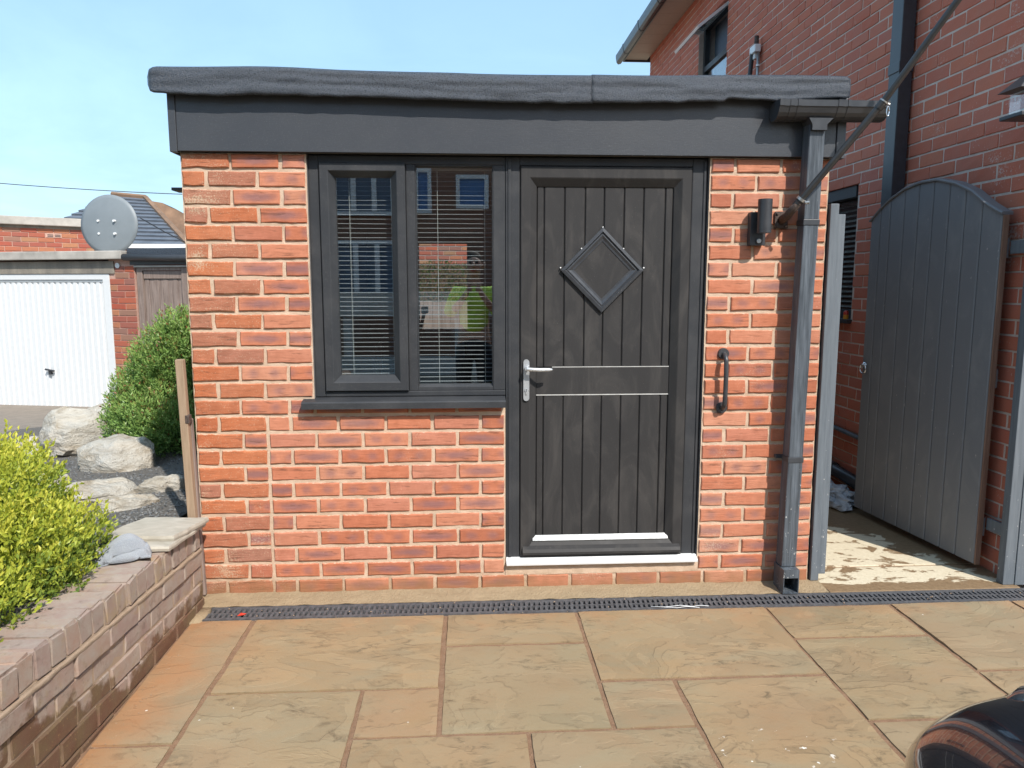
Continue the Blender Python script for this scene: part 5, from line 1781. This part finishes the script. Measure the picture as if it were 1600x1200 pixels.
def rock(px, r, seed, label, rotz=0.0, sink=0.3, amp=0.35):
    x, y = px
    bm = bmesh.new(); bmesh.ops.create_icosphere(bm, subdivisions=4, radius=1)
    o_ = Vector((seed * 5.3, seed * 1.7, seed * 3.1))
    for v in bm.verts:
        d = v.co.copy()
        k = 1 + amp * mnoise.noise(d * 1.3 + o_) + amp * .55 * mnoise.noise(d * 3.1 + o_) + amp * 0.2 * mnoise.noise(d * 8 + o_)
        lay = 0.05 * (abs(((d.z * 4 + mnoise.noise(d * 2 + o_)) % 1.0) - 0.5) - .25)
        v.co = Vector((d.x * r[0] * (k + lay), d.y * r[1] * (k + lay), d.z * r[2] * (k * .9 + .1)))
    rk = random.Random(seed * 7)
    for q in range(22):
        pn = Vector((rk.uniform(-1, 1), rk.uniform(-1, 1), rk.uniform(-.3, 1))).normalized()
        hmax = max(v.co.dot(pn) for v in bm.verts) * rk.uniform(.72, .93)
        for v in bm.verts:
            e = v.co.dot(pn) - hmax
            if e > 0: v.co -= pn * e * 0.92
    for v in bm.verts: v.co += v.co.normalized() * (0.012 * mnoise.noise(v.co * 14 + o_) + 0.007 * mnoise.noise(v.co * 34 + o_))
    ob = build('rock', MB().addbm(bm), M['rock'], local=True, smooth=True)
    ob.data.set_sharp_from_angle(angle=R(24))
    ob.location = (x, y, bedz(x, y) + r[2] * (1 - sink) - r[2] * .35)
    ob.rotation_euler = (0, 0, rotz)
    tag(ob, label, 'rock')


rock((-3.55, 4.0), (0.50, 0.34, 0.25), 2, 'largest layered pale rock, at the back below the white door', 0.2, 0.2)
rock((-3.22, 2.55), (0.34, 0.30, 0.24), 4, 'rounded grey rock behind the yellow shrub', 0.0, 0.25)
rock((-2.42, 1.62), (0.36, 0.26, 0.15), 6, 'craggy cream rock in front of the green shrub', -0.35, 0.3)
rock((-2.15, 0.62), (0.36, 0.17, 0.075), 7, 'long flat cream rock lying in the gravel', 0.55, 0.5)
rock((-1.84, 0.36), (0.20, 0.11, 0.055), 9, 'low flat rock nearest the towel', 0.35, 0.5)
rock((-1.76, 0.72), (0.17, 0.10, 0.08), 12, 'small white rock in the gravel beside the garage', 0.2, 0.5)
rock((-2.85, 2.72), (0.20, 0.14, 0.10), 14, 'small brown rock between the two round rocks', 0.5, 0.4)
rock((-3.55, 2.5), (0.16, 0.14, 0.12), 15, 'small pale rock at the left of the grey rock', 0.1, 0.4)
rock((-2.75, 1.15), (0.22, 0.14, 0.07), 21, 'flat white rock between the yellow shrub and the long rock', 0.4, 0.5)
rock((-2.62, 2.75), (0.26, 0.2, 0.2), 23, 'cream rock tucked behind the green shrub', 0.4, 0.3)
rock((-3.05, 3.3), (0.34, 0.24, 0.26), 25, 'layered tan rock between the largest rock and the green shrub', 0.4, 0.3)
rock((-3.0, 3.3), (0.30, 0.26, 0.22), 17, 'brown cracked rock behind the cream rock', 0.9, 0.3)


def shrub(name, label, cat, base, lobes, nleaf, size, mat, tintf, seed, aspect=0.45, up=0.3, clump=9, shell=0.28):
    t = thing(name, label, cat, base)
    rg = random.Random(seed)
    tot = sum(l[3] * l[4] for l in lobes)
    pts = []
    for (cx, cy, cz, rx, rz) in lobes:
        n = int(nleaf * rx * rz / tot / clump)
        for i in range(n):
            d = Vector((rg.gauss(0, 1), rg.gauss(0, 1), rg.gauss(0, 1) * 0.9 + .15)).normalized()
            rad = 1 - abs(rg.gauss(0, shell)) + 0.08 * mnoise.noise(d * 4 + Vector((seed, cx, cy)))
            c = Vector((cx + d.x * rx * rad, cy + d.y * rx * rad, cz + d.z * rz * rad))
            if c.z < base[2] - 0.02: continue
            tb_ = rg.uniform(-.18, .18)
            stem_d = (d + Vector((0, 0, .5)) + Vector((rg.uniform(-.5, .5), rg.uniform(-.5, .5), rg.uniform(-.3, .5)))).normalized()
            for k in range(clump):
                f = k / clump
                p = c + stem_d * (f - .5) * size * 3.2 + Vector((rg.uniform(-1, 1), rg.uniform(-1, 1), rg.uniform(-1, 1))) * size * .35
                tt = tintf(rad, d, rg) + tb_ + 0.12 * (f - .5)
                pts.append((p, (stem_d + Vector((rg.uniform(-1, 1), rg.uniform(-1, 1), rg.uniform(-.6, .8))) * .8).normalized(), min(1, max(0, tt))))
    build_leaves('foliage', leaf_cloud(pts, size, None, rg, aspect, up=up), mat, t)
    g = MB()
    for (cx, cy, cz, rx, rz) in lobes:
        for k in range(5):
            e = Vector((cx + rg.uniform(-.6, .6) * rx, cy + rg.uniform(-.6, .6) * rx, cz + rg.uniform(0, .6) * rz))
            b_ = Vector((base[0] + rg.uniform(-.06, .06), base[1] + rg.uniform(-.06, .06), base[2] - .03))
            g.tube([b_, b_.lerp(e, .5) + Vector((rg.uniform(-.05, .05), rg.uniform(-.05, .05), .03)), e], [0.014, 0.009, 0.003], 6)
    build('stems', g, M['stem'], t, smooth=True)
    return t


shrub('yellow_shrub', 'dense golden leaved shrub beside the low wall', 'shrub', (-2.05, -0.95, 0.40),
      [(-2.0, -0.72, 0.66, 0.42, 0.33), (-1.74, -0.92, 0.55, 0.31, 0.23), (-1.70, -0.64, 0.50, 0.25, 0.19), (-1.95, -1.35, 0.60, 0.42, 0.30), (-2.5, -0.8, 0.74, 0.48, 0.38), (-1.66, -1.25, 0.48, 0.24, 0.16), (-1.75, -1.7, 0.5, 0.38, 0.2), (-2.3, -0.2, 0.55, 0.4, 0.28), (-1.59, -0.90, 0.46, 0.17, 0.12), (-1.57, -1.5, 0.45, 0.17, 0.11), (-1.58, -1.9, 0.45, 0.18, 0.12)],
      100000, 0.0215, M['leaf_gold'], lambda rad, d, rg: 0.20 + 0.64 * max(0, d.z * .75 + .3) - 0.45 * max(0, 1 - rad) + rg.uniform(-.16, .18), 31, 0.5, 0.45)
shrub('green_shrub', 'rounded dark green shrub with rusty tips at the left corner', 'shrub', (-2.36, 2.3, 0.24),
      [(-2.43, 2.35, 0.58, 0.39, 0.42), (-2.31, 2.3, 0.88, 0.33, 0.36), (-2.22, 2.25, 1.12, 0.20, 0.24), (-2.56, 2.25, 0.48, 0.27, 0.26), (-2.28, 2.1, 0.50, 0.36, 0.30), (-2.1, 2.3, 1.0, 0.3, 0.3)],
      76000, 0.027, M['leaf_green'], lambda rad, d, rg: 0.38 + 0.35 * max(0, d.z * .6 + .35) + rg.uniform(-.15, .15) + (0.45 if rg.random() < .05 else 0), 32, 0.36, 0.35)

# ================================================================== NEIGHBOUR'S GARAGE
NG = thing('neighbour_garage', 'flat roofed brick garage with white ribbed up and over door', 'garage', (-4.42, 6.6, 0), R(-17))
nd = build('door', MB().box((-2.80, 0.0, -0.30), (-2.70, 0.08, 1.684), 0.004).box((-0.505, 0.0, -0.30), (-0.397, 0.08, 1.684), 0.004).box((-2.70, 0.0, 1.608), (-0.505, 0.08, 1.684), 0.004), M['white_paint'], NG, local=True)
x = -2.70
pitch = 0.0935
while x < -0.51:
    mb = MB(); a, b = x, min(x + pitch, -0.506)
    mb.prism([(a, 0.055), (a, 0.038), (a + .012, 0.024), (b - .034, 0.024), (b - .022, 0.038), (b, 0.038), (b, 0.055)], 'z', -0.218, 1.572)
    build('door_rib', mb, M['white_paint'], nd, local=True); x += pitch
build('door_rail', MB().box((-2.70, 0.02, 1.574), (-0.506, 0.06, 1.606), 0.004), M['white_paint'], nd, local=True)
build('door_backing', MB().box((-2.70, 0.0555, -0.24), (-0.505, 0.075, 1.607)), M['lamp'], nd, local=True)
build('handle', MB().tube([(-1.545, -0.012, 0.372), (-1.40, -0.012, 0.352)], 0.014, 8).box((-1.50, -0.012, 0.30), (-1.46, 0.025, 0.36), .004), M['lamp'], nd, local=True)
build('lintel', MB().box((-3.0, -0.012, 1.686), (-0.305, 0.2, 1.852), 0.004), M['lintel'], NG, local=True)
build('roof_slab', MB().box((-3.4, -0.10, 1.875), (-0.10, 5.5, 1.985), 0.012), M['concrete'], NG, local=True)
build('mortar', MB().box((-0.395, 0.008, -0.5), (0.0, 0.2, 1.874)), M['nmortar'], NG, local=True)
NBh = brick_set('brick', 0.1035, 0.072, 0.05, M['nbrick'], 3, nx=3, nz=2)
random.seed(8)
for k in range(26):
    z = -0.32 + 0.0826 * k
    xs = [(-0.39, -0.17), (-0.16, -0.005)] if k % 2 else [(-0.39, -0.285), (-0.277, -0.005)]
    if z > 1.65: xs = [(-0.30, -0.16), (-0.15, -0.005)] if k % 2 else [(-0.30, -0.09), (-0.08, -0.005)]
    for a, b in xs:
        L = b - a; me = random.choice(NB_f if L > .15 else NBh); ref = .215 if L > .15 else .1035
        inst('brick', me, NG, ((a + b) / 2, 0.0, z), scale=(L / ref, 1, 1))
build('wall', MB().box((-3.4, 0.21, -0.5), (-3.2, 5.4, 1.874)).box((-0.2, 0.21, -0.5), (0.0, 5.4, 1.874)).box((-3.2, 5.2, -0.5), (-0.2, 5.4, 1.874)), M['nbrick'], NG, local=True)
build('vent_cap', MB().cyl((-0.247, -0.012, 1.793), (-0.247, 0.0, 1.793), 0.035, 14), M['white_paint'], NG, local=True)

# tall timber gate and dark roof beside it
TG = thing('timber_gate', 'weathered brown timber gate between the white garage and our wall', 'gate', (-4.42, 6.6, 0), R(-17))
build('gate_frame', MB().box((0.02, 0.02, -0.4), (0.105, 0.10, 1.765), .004).box((0.70, 0.02, -0.4), (0.80, 0.10, 1.765), .004).box((0.105, 0.02, 1.725), (0.70, 0.10, 1.765), .004), M['oldwood'], TG, local=True)
build('head_bead', MB().box((0.0, -0.005, 1.768), (0.9, 0.11, 1.792), .003), M['concrete'], TG, local=True)
build('top_rail', MB().box((0.115, 0.035, 1.62), (0.69, 0.07, 1.72), .004), M['oldwood'], TG, local=True)
for i in range(8):
    a = 0.112 + i * 0.0725
    build('gate_board', MB().box((a, 0.05 + 0.004 * (i % 2), -0.3), (a + 0.0705, 0.075, 1.635), .004), M['oldwood'], TG, local=True)
DRf = thing('porch_roof', 'dark felt roof edge with black gutter above the timber gate', 'roof', (-4.42, 6.6, 0), R(-17))
build('felt', MB().box((-0.08, -0.02, 1.905), (1.5, 1.6, 2.015), .01), M['felt'], DRf, local=True)
build('gutter', MB().tube([(-0.10, -0.06, 1.90), (1.5, -0.06, 1.865)], 0.045, 10), M['lamp'], DRf, local=True, smooth=True)
build('fascia', MB().box((-0.06, 0.0, 1.80), (1.5, 0.03, 1.90), .003), M['lamp'], DRf, local=True)

# satellite dish on the neighbour's roof
DS = thing('satellite_dish', 'round grey satellite dish with four bolts on the white garage roof', 'dish', (-4.42, 6.6, 0), R(-17))
bm = bmesh.new()
bmesh.ops.create_cone(bm, cap_ends=True, segments=56, radius1=0.425, radius2=0.425, depth=0.001)
bm.free()
mb = MB(); vs = []; fs = []
NR, NS = 8, 56
rot = Euler((R(87), 0, R(4))).to_matrix()
ctr = Vector((-0.555, 0.25, 2.35))
def dsurf(r, t, off): return ctr + rot @ Vector((r * math.cos(t) * 1.02, r * math.sin(t) * .95, 0.05 * (1 - (r / .425) ** 2) + off))
for s_ in range(2):
    off = 0.008 * (1 - s_)
    for i in range(NR + 1):
        for j in range(NS): vs.append(dsurf(0.34 * max(i, .02) / NR * 1.25, 2 * math.pi * j / NS, off))
ro = (NR + 1) * NS
for s_ in range(2):
    for i in range(NR):
        for j in range(NS): fs.append((s_ * ro + i * NS + j, s_ * ro + i * NS + (j + 1) % NS, s_ * ro + (i + 1) * NS + (j + 1) % NS, s_ * ro + (i + 1) * NS + j))
for j in range(NS): fs.append((NR * NS + j, NR * NS + (j + 1) % NS, ro + NR * NS + (j + 1) % NS, ro + NR * NS + j))
mb.add(vs, fs)
build('reflector', mb, M['dish'], DS, local=True, smooth=True)
for (dx, dz) in ((-.12, .05), (.13, .045), (-.12, -.12), (.13, -.125)):
    c = Vector((ctr.x + dx, 0.175, ctr.z + dz))
    build('bolt', MB().cyl(c, c + Vector((0, 0.10, 0)), 0.016, 8), M['white_upvc'], DS, local=True)
build('stand', MB().box((-0.60, 0.30, 1.986), (-0.50, 0.45, 2.25), .005), M['steel'], DS, local=True)
g = MB()
g.tube([Vector((-4.40, 6.85, 2.43)), Vector((-4.05, 6.75, 2.24)), Vector((-3.6, 6.6, 2.03))], 0.007, 6)
tag(build('aerial_cable', g, M['wire'], smooth=True), 'black cable running down from the dish to the right', 'cable')

# extension behind the neighbour's garage
EX = thing('brick_extension', 'red brick extension with concrete coping behind the white garage', 'building', (-6.162, 9.2, 0), R(33))
build('mortar', MB().box((-3.0, 0.008, -0.4), (0.0, 0.25, 2.42)), M['nmortar'], EX, local=True)
for k in range(7):
    zc = 2.10 + 0.0605 * k * 1.0
    zc = 2.075 + 0.0745 * k - 0.05
    x = -0.005 - (0.105 if k % 2 else 0)
    if k % 2: inst('brick', NBh[0], EX, (-0.055, 0, zc))
    for i in range(8):
        if k == 4 and i == 2:
            ab = build('air_brick', MB().box((x - 0.215, -0.006, zc - 0.033), (x, 0.02, zc + 0.033)), M['nmortar'], EX, local=True)
            for q in range(4):
                build('vent_slot', MB().box((x - 0.19 + 0.10 * (q % 2), -0.008, zc - 0.02 + 0.022 * (q // 2)), (x - 0.11 + 0.10 * (q % 2), -0.004, zc - 0.008 + 0.022 * (q // 2))), M['lamp'], ab, local=True)
        else:
            inst('brick', random.choice(NB_f), EX, (x - 0.1075, random.uniform(-.003, .002), zc), scale=(1, 1, 0.9))
        x -= 0.224
build('under_coping_course', MB().box((-3.0, -0.004, 2.425), (0.0, 0.2, 2.47)), M['lintel'], EX, local=True)  # thin concrete course between the brickwork and the coping
build('coping', MB().box((-3.1, -0.09, 2.472), (0.02, 0.5, 2.60), .012), M['concrete'], EX, local=True)
build('wall', MB().box((-0.2, 0.26, -0.4), (0.0, 4.0, 2.42)), M['nbrick'], EX, local=True)

# distant house
FH = thing('distant_house', 'distant house with grey hipped roof and white windows', 'house', (-9.5, 20, 0))
fl_ = FH.location
build('wall', MB().box((-12.8, 20.4, -0.4), (-8.6, 26, 2.72)), M['nbrick'], FH)
rf = MB()
e0, e1, r0, r1 = Vector((-13.6, 20.0, 2.80)), Vector((-8.55, 20.0, 2.72)), Vector((-12.55, 24, 4.66)), Vector((-11.40, 24, 4.56))
build('roof', MB().add([e0, e1, r1, r0, Vector((-12.6, 28, 2.72)), Vector((-13.6, 28, 2.8))], [(0, 1, 2, 3), (1, 4, 2), (4, 5, 3, 2), (5, 0, 3), (0, 5, 4, 1)]), M['slate'], FH)
NT = 13
for i in range(NT):
    t0, t1 = i / NT, (i + 1) / NT
    a0, b0 = e0.lerp(r0, t0), e1.lerp(r1, t0); a1, b1 = e0.lerp(r0, t1), e1.lerp(r1, t1)
    n_v = Vector((0, -0.42, 0.9))
    up0 = n_v * 0.075; up1 = n_v * 0.02
    build('tile_course', MB().add([a0 + up0, b0 + up0, b1 + up1, a1 + up1, a0 + n_v * .01, b0 + n_v * .01], [(0, 1, 2, 3), (4, 5, 1, 0)]), M['slate'], FH)
build('hip_tiles', MB().tube([e1 + Vector((0, -.02, .06)), r1 + Vector((0, 0, .06)), r0 + Vector((0, 0, .06))], 0.09, 6), M['redtile'], FH)
build('eaves_gutter', MB().box((-13.6, 19.9, 2.66), (-8.5, 20.0, 2.78)), M['white_upvc'], FH)
for i, xc in enumerate((-10.35, -9.95, -9.6, -9.26)):
    wf = build('window', MB().box((xc - .17, 20.3, 2.05), (xc + .17, 20.39, 2.64)), M['white_upvc'], FH)
    build('pane', MB().box((xc - .095, 20.285, 2.49), (xc + .095, 20.2995, 2.60)), M['car_glass'], wf)
    build('pane', MB().box((xc - .095, 20.285, 2.10), (xc + .095, 20.2995, 2.44)), M['car_glass'], wf)
wf = build('window', MB().box((-8.98, 20.3, 1.95), (-8.62, 20.39, 2.60)), M['white_upvc'], FH)
build('pane', MB().box((-8.92, 20.285, 2.36), (-8.68, 20.2995, 2.55)), M['car_glass'], wf)
build('pane', MB().box((-8.92, 20.285, 2.0), (-8.68, 20.2995, 2.31)), M['car_glass'], wf)
BR = thing('brown_roofed_house', 'house with mossy brown roof behind the distant grey roof', 'house', (-11.5, 29, 0))
build('roof', MB().add([(-14.5, 26.5, 4.6), (-12.7, 27, 4.86), (-12.0, 27, 4.75), (-11.5, 27, 4.52), (-10.9, 27, 4.15), (-9.5, 26.2, 2.6), (-14.5, 26.2, 2.6), (-14.5, 30, 4.0), (-10.5, 30, 3.6)],
                       [(0, 1, 2, 3, 4, 5, 6), (0, 7, 8, 4, 3, 2, 1), (4, 8, 5)]), M['redtile'], BR)
build('wall', MB().box((-14.2, 26.6, -0.4), (-9.8, 29.9, 2.6)), M['nbrick'], BR)

pw = MB()
pa, pb = Vector((-18, 14, 4.45)), Vector((-2.0, 14, 3.32))
pw.tube([pa.lerp(pb, i / 20) + Vector((0, 0, -0.35 * (1 - (2 * i / 20 - 1) ** 2) + .22)) for i in range(21)], 0.009, 5)
tag(build('overhead_wire', pw, M['wire'], smooth=True), 'thin overhead wire crossing the sky on the left', 'wire')

# ================================================================== THE STREET BEHIND (seen in the window glass)
OP = thing('opposite_house', 'white windowed brick house across the road, mirrored in the glass', 'house', (-1.0, -12, 0))
build('wall', MB().box((-7, -12.3, -0.4), (7, -12.0, 5.2)), M['nbrick'], OP)
build('roof', MB().add([(-7.4, -11.7, 5.1), (7.4, -11.7, 5.1), (7.4, -15, 7.6), (-7.4, -15, 7.6)], [(0, 1, 2, 3)]), M['slate'], OP)
for (xa, xb, za, zb, nm) in ((-2.75, -1.50, 2.95, 3.85, 3), (-2.75, -1.45, 1.15, 2.45, 3), (-1.1, -0.75, 3.0, 3.9, 1), (-0.25, 0.42, 3.1, 3.78, 1), (1.5, 2.8, 2.95, 3.85, 3), (1.5, 2.9, 1.15, 2.45, 3), (-5.5, -4.2, 2.95, 3.85, 3)):
    w_ = build('window', MB().box((xa, -12.0, za), (xb, -11.93, za + .08)).box((xa, -12.0, zb - .08), (xb, -11.93, zb)).box((xa, -12.0, za + .08), (xa + .08, -11.93, zb - .08)).box((xb - .08, -12.0, za + .08), (xb, -11.93, zb - .08)), M['white_upvc'], OP)
    for q in range(1, nm):
        xm = xa + (xb - xa) * q / nm
        build('mullion', MB().box((xm - .05, -12.0, za + .08), (xm + .05, -11.92, zb - .08)), M['white_upvc'], w_)
    build('pane', MB().box((xa + .08, -11.99, za + .08), (xb - .08, -11.975, zb - .08)), M['net_sky'] if nm > 1 else M['bluecloth'], w_)  # flat blues with the mirrored sky painted into the pane colour
fw2 = MB(); fw2.box((-7, -9.3, 1.0), (0.9, -9.1, 1.42), .01); fw2.box((-7, -9.28, -0.3), (0.9, -9.12, 0.3))
for i in range(9): fw2.box((-6.9 + i * .95, -9.26, 0.3), (-6.75 + i * .95, -9.14, 1.0))
tag(build('front_wall', fw2, M['render']), 'pale rendered parapet wall across the road, mirrored in the glass', 'wall')
g = MB(); g.quad((-14, -12.0, -0.012), (14, -12.0, -0.012), (14, -6.45, -0.012), (-14, -6.45, -0.012))
tag(build('road', g, M['tarmac']), 'tarmac road behind the viewer', kind='structure')

# person taking the photograph, standing behind the camera and facing the garage
PS = thing('person', 'person in a bright green hi-vis top mirrored in the window glass', 'person', (0.05, -4.02, 0))


def skinned(name, chain, mat, parent, sub=2):
    """chain: list of polylines of (point, radius); joined where points coincide"""
    me = bpy.data.meshes.new(name)
    vs, es, rs, idx = [], [], [], {}
    r0_ = root_of(parent).location
    for line in chain:
        last = None
        for p, r_ in line:
            key = tuple(round(c, 4) for c in p)
            if key not in idx:
                idx[key] = len(vs); vs.append(tuple(Vector(p) - r0_)); rs.append(r_)
            i = idx[key]
            if last is not None: es.append((last, i))
            last = i
    me.from_pydata(vs, es, [])
    o = bpy.data.objects.new(name, me); COL.objects.link(o); o.parent = parent
    mod = o.modifiers.new('skin', 'SKIN'); mod.use_smooth_shade = True
    for i, sv in enumerate(me.skin_vertices[0].data):
        q = rs[i] if isinstance(rs[i], tuple) else (rs[i], rs[i])
        sv.radius = q; sv.use_root = (i == 0)
    s2 = o.modifiers.new('sub', 'SUBSURF'); s2.levels = sub; s2.render_levels = sub
    me.materials.append(mat)
    return o


px_, py_ = 0.05, -4.02
def pt(x, y, z): return (px_ + x, py_ + y, z)
pel = (pt(0, 0, 0.98), 0.135)
body = [[pel, (pt(0, 0.0, 1.15), 0.13), (pt(0, 0.0, 1.38), 0.15), (pt(0, -0.01, 1.50), 0.10), (pt(0, 0.0, 1.58), 0.055), (pt(0, 0.02, 1.66), 0.075), (pt(0, 0.03, 1.74), 0.098), (pt(0, 0.02, 1.83), 0.07)]]
for sx in (-1, 1):
    body.append([pel, (pt(.10 * sx, 0, .88), .095), (pt(.11 * sx, 0.02, .50), .062), (pt(.12 * sx, -0.01, .10), .042), (pt(.13 * sx, .10, .045), .036), (pt(.135 * sx, .17, .03), .026)])
    sh = (pt(0, 0.0, 1.38), 0.15)
    body.append([sh, (pt(.17 * sx, 0, 1.46), .062), (pt(.25 * sx, .02, 1.24), .047), (pt(.15 * sx, .20, 1.34), .038), (pt(.075 * sx, .27, 1.45), .028), (pt(.055 * sx, .285, 1.50), .024)])
skinned('body', body, M['skin'], PS)
top = [[(pt(0, 0, 1.02), 0.16), (pt(0, 0, 1.15), .155), (pt(0, 0, 1.38), .175), (pt(0, -.01, 1.50), .115)]]
for sx in (-1, 1): top.append([(pt(0, 0, 1.38), .175), (pt(.18 * sx, 0, 1.46), .082), (pt(.26 * sx, .02, 1.24), .066), (pt(.19 * sx, .14, 1.30), .058)])
skinned('hi_vis_top', top, M['hivis'], PS)
trs = [[(pt(0, 0, 1.03), 0.15), (pt(0, 0, .95), .15)]]
for sx in (-1, 1): trs.append([(pt(0, 0, .95), .15), (pt(.105 * sx, 0, .84), .108), (pt(.11 * sx, .02, .5), .082), (pt(.12 * sx, -.01, .09), .066)])
skinned('trousers', trs, M['trouser'], PS)
for sx in (-1, 1):
    skinned('boot', [[(pt(.12 * sx, -.03, .06), .055), (pt(.13 * sx, .08, .05), .05), (pt(.135 * sx, .19, .04), .035)]], M['lamp'], PS, 1)
    skinned('hand', [[(pt(.06 * sx, .28, 1.49), .028), (pt(.05 * sx, .29, 1.53), .026)]] + [[(pt(.05 * sx, .29, 1.53), .026), (pt((.03 + .010 * q) * sx, .30, 1.565), .009), (pt((.02 + .008 * q) * sx, .305, 1.59 + .004 * q), .008)] for q in range(4)] + [[(pt(.06 * sx, .28, 1.49), .028), (pt(.03 * sx, .30, 1.50), .010), (pt(.012 * sx, .305, 1.51), .008)]], M['skin'], PS, 1)
skinned('hair', [[(pt(0, -.02, 1.74), .10), (pt(0, 0.0, 1.82), .095), (pt(0, .04, 1.855), .06)]], M['hair'], PS)
fc = MB()
fc.tube([pt(0, .115, 1.765), pt(0, .14, 1.725), pt(0, .118, 1.715)], [.008, .016, .012], 8)
build('nose', fc, M['skin'], PS, smooth=True)
fc = MB()
for sx in (-1, 1): fc.cyl(pt(.036 * sx, .105, 1.762), pt(.036 * sx, .122, 1.762), .012, 8)
build('eyes', fc, M['lamp'], PS, smooth=True)
build('mouth', MB().box(pt(-.026, .108, 1.678), pt(.026, .122, 1.686)), M['redpl'], PS)
fc = MB()
for sx in (-1, 1): fc.tube([pt(.096 * sx, .01, 1.71), pt(.108 * sx, .0, 1.74), pt(.10 * sx, .0, 1.77)], [.012, .018, .012], 8)
build('ears', fc, M['skin'], PS, smooth=True)

# ================================================================== CAR, only its front corner in view
CX, CY = 1.61, -2.02           # centre line and nose of the car; it faces the garage
CR = thing('parked_car', 'glossy black car, only a rounded front corner in view', 'car', (CX, CY - 1.8, 0), R(0))
def sec(y, w, zt, zb, cr):
    """half outline points of one body section: from sill up over the shoulder to the centre line"""
    pts = [(w * .93, zb), (w * .99, zb + .10), (w, zb + .25), (w * .985, zt - .22)]
    for i in range(6):
        t = R(15 * (i + 0.5))
        pts.append((w * .985 - cr * (1 - math.cos(t)) * 1.0, zt - .06 - cr * .55 + cr * .55 * math.sin(t)))
    pts += [(w * .45, zt - .025), (0.0, zt)]
    return [(x, y, z) for x, z in pts]
ss = []
for (dy, w, zt, zb, cr) in ((0.0, .30, .52, .30, .14), (-.02, .46, .60, .24, .18), (-.06, .58, .66, .20, .22), (-.13, .68, .71, .18, .25), (-.25, .76, .755, .17, .27), (-.45, .81, .80, .17, .28), (-.75, .83, .855, .17, .27), (-1.1, .84, .91, .17, .25),
                          (-1.6, .84, .93, .17, .2), (-2.4, .84, .93, .17, .2), (-3.1, .82, .90, .18, .22), (-3.45, .74, .80, .22, .25), (-3.6, .5, .62, .28, .2)):
    ss.append(sec(dy, w, zt, zb, cr))
mb = MB(); K = len(ss[0])
vs = []
for s_ in ss:
    row = [(-x, y, z) for x, y, z in s_] + [(x, y, z) for x, y, z in s_[-2::-1]]
    vs += [(CX + x, CY + y, z) for x, y, z in row]
RW = 2 * K - 1
fs = [(i * RW + j, i * RW + j + 1, (i + 1) * RW + j + 1, (i + 1) * RW + j) for i in range(len(ss) - 1) for j in range(RW - 1)]
fs += [tuple(range(RW)), tuple(range(len(ss) * RW - 1, (len(ss) - 1) * RW - 1, -1))]
fs += [(i * RW, (i + 1) * RW, (i + 1) * RW + RW - 1, i * RW + RW - 1) for i in range(len(ss) - 1)]
mb.add(vs, fs)
cb = build('body', mb, M['car'], CR, smooth=True)
s2 = cb.modifiers.new('sub', 'SUBSURF'); s2.levels = 2; s2.render_levels = 2
g = MB()
cab_ = [(-1.15, .92, .74), (-1.75, 1.40, .58), (-2.6, 1.42, .58), (-3.3, .92, .70)]
vs = []
for (dy, z, w) in cab_: vs += [(CX - w, CY + dy, z), (CX + w, CY + dy, z)]
g.add(vs, [(0, 1, 3, 2), (2, 3, 5, 4), (4, 5, 7, 6), (0, 2, 4, 6), (1, 7, 5, 3)])
build('cabin_glass', g, M['car_glass'], CR)
build('roof', MB().box((CX - .57, CY - 2.58, 1.412), (CX + .57, CY - 1.77, 1.445), .015), M['car'], CR)
bpy.context.view_layer.update()
body_ev = cb.evaluated_get(bpy.context.evaluated_depsgraph_get())


def on_body(x, y):
    """point and normal on the car body straight above (x, y)"""
    o_ = CR.location
    ok, p_, n__, _ = body_ev.ray_cast(Vector((x, y, 2)) - o_, Vector((0, 0, -1)))
    return (p_ + o_, n__) if ok else (Vector((x, y, .7)), Vector((0, 0, 1)))


for sx in (-1, 1):
    for dy in (-.62, -2.95):
        wh = build('wheel', MB().cyl((CX + sx * .70, CY + dy, .29), (CX + sx * .86, CY + dy, .29), .29, 28), M['tyre'], CR, auto=40)
        build('rim', MB().cyl((CX + sx * .86, CY + dy, .29), (CX + sx * .872, CY + dy, .29), .19, 20), M['steel'], wh, auto=40)
    # big round headlight with a chrome ring, leaning back into the wing
    c, n_v = on_body(CX + sx * .425, CY - .185)
    if n_v.z < 0: n_v = -n_v
    c = c - n_v * 0.016
    seam = MB(); sp_ = [on_body(CX + sx * (.50 + .09 * min(1, q / 10)), CY - .10 - .06 * q) for q in range(4, 18)]
    seam.tube([p_ + n__ * (.0005 if n__.z > 0 else -.0005) for p_, n__ in sp_], .0022, 6)
    build('bonnet_seam', seam, M['tyre'], CR, smooth=True)
    hlm = MB().tube([c - n_v * .06, c + n_v * .008], [.08, .07], 28)
    hl_ = build('headlight', MB().tube([c - n_v * .05, c + n_v * .012, c + n_v * .03], [.072, .064, .03], 28), M['headlight'], CR, smooth=True)
    build('headlight_ring', MB().tube([c + n_v * .006 + (n_v.cross(Vector((0, 0, 1))).normalized() * math.cos(t) + n_v.cross(n_v.cross(Vector((0, 0, 1)))).normalized() * math.sin(t)) * .068 for t in [2 * math.pi * i / 36 for i in range(37)]], .007, 8), M['chrome'], hl_, smooth=True)
build('number_plate_holder', MB().box((CX - .26, CY + .005, .36), (CX + .26, CY + .02, .47), .004), M['plastic'], CR)
build('grille', MB().box((CX - .22, CY - .004, .22), (CX + .22, CY + .012, .33), .006), M['lamp'], CR)
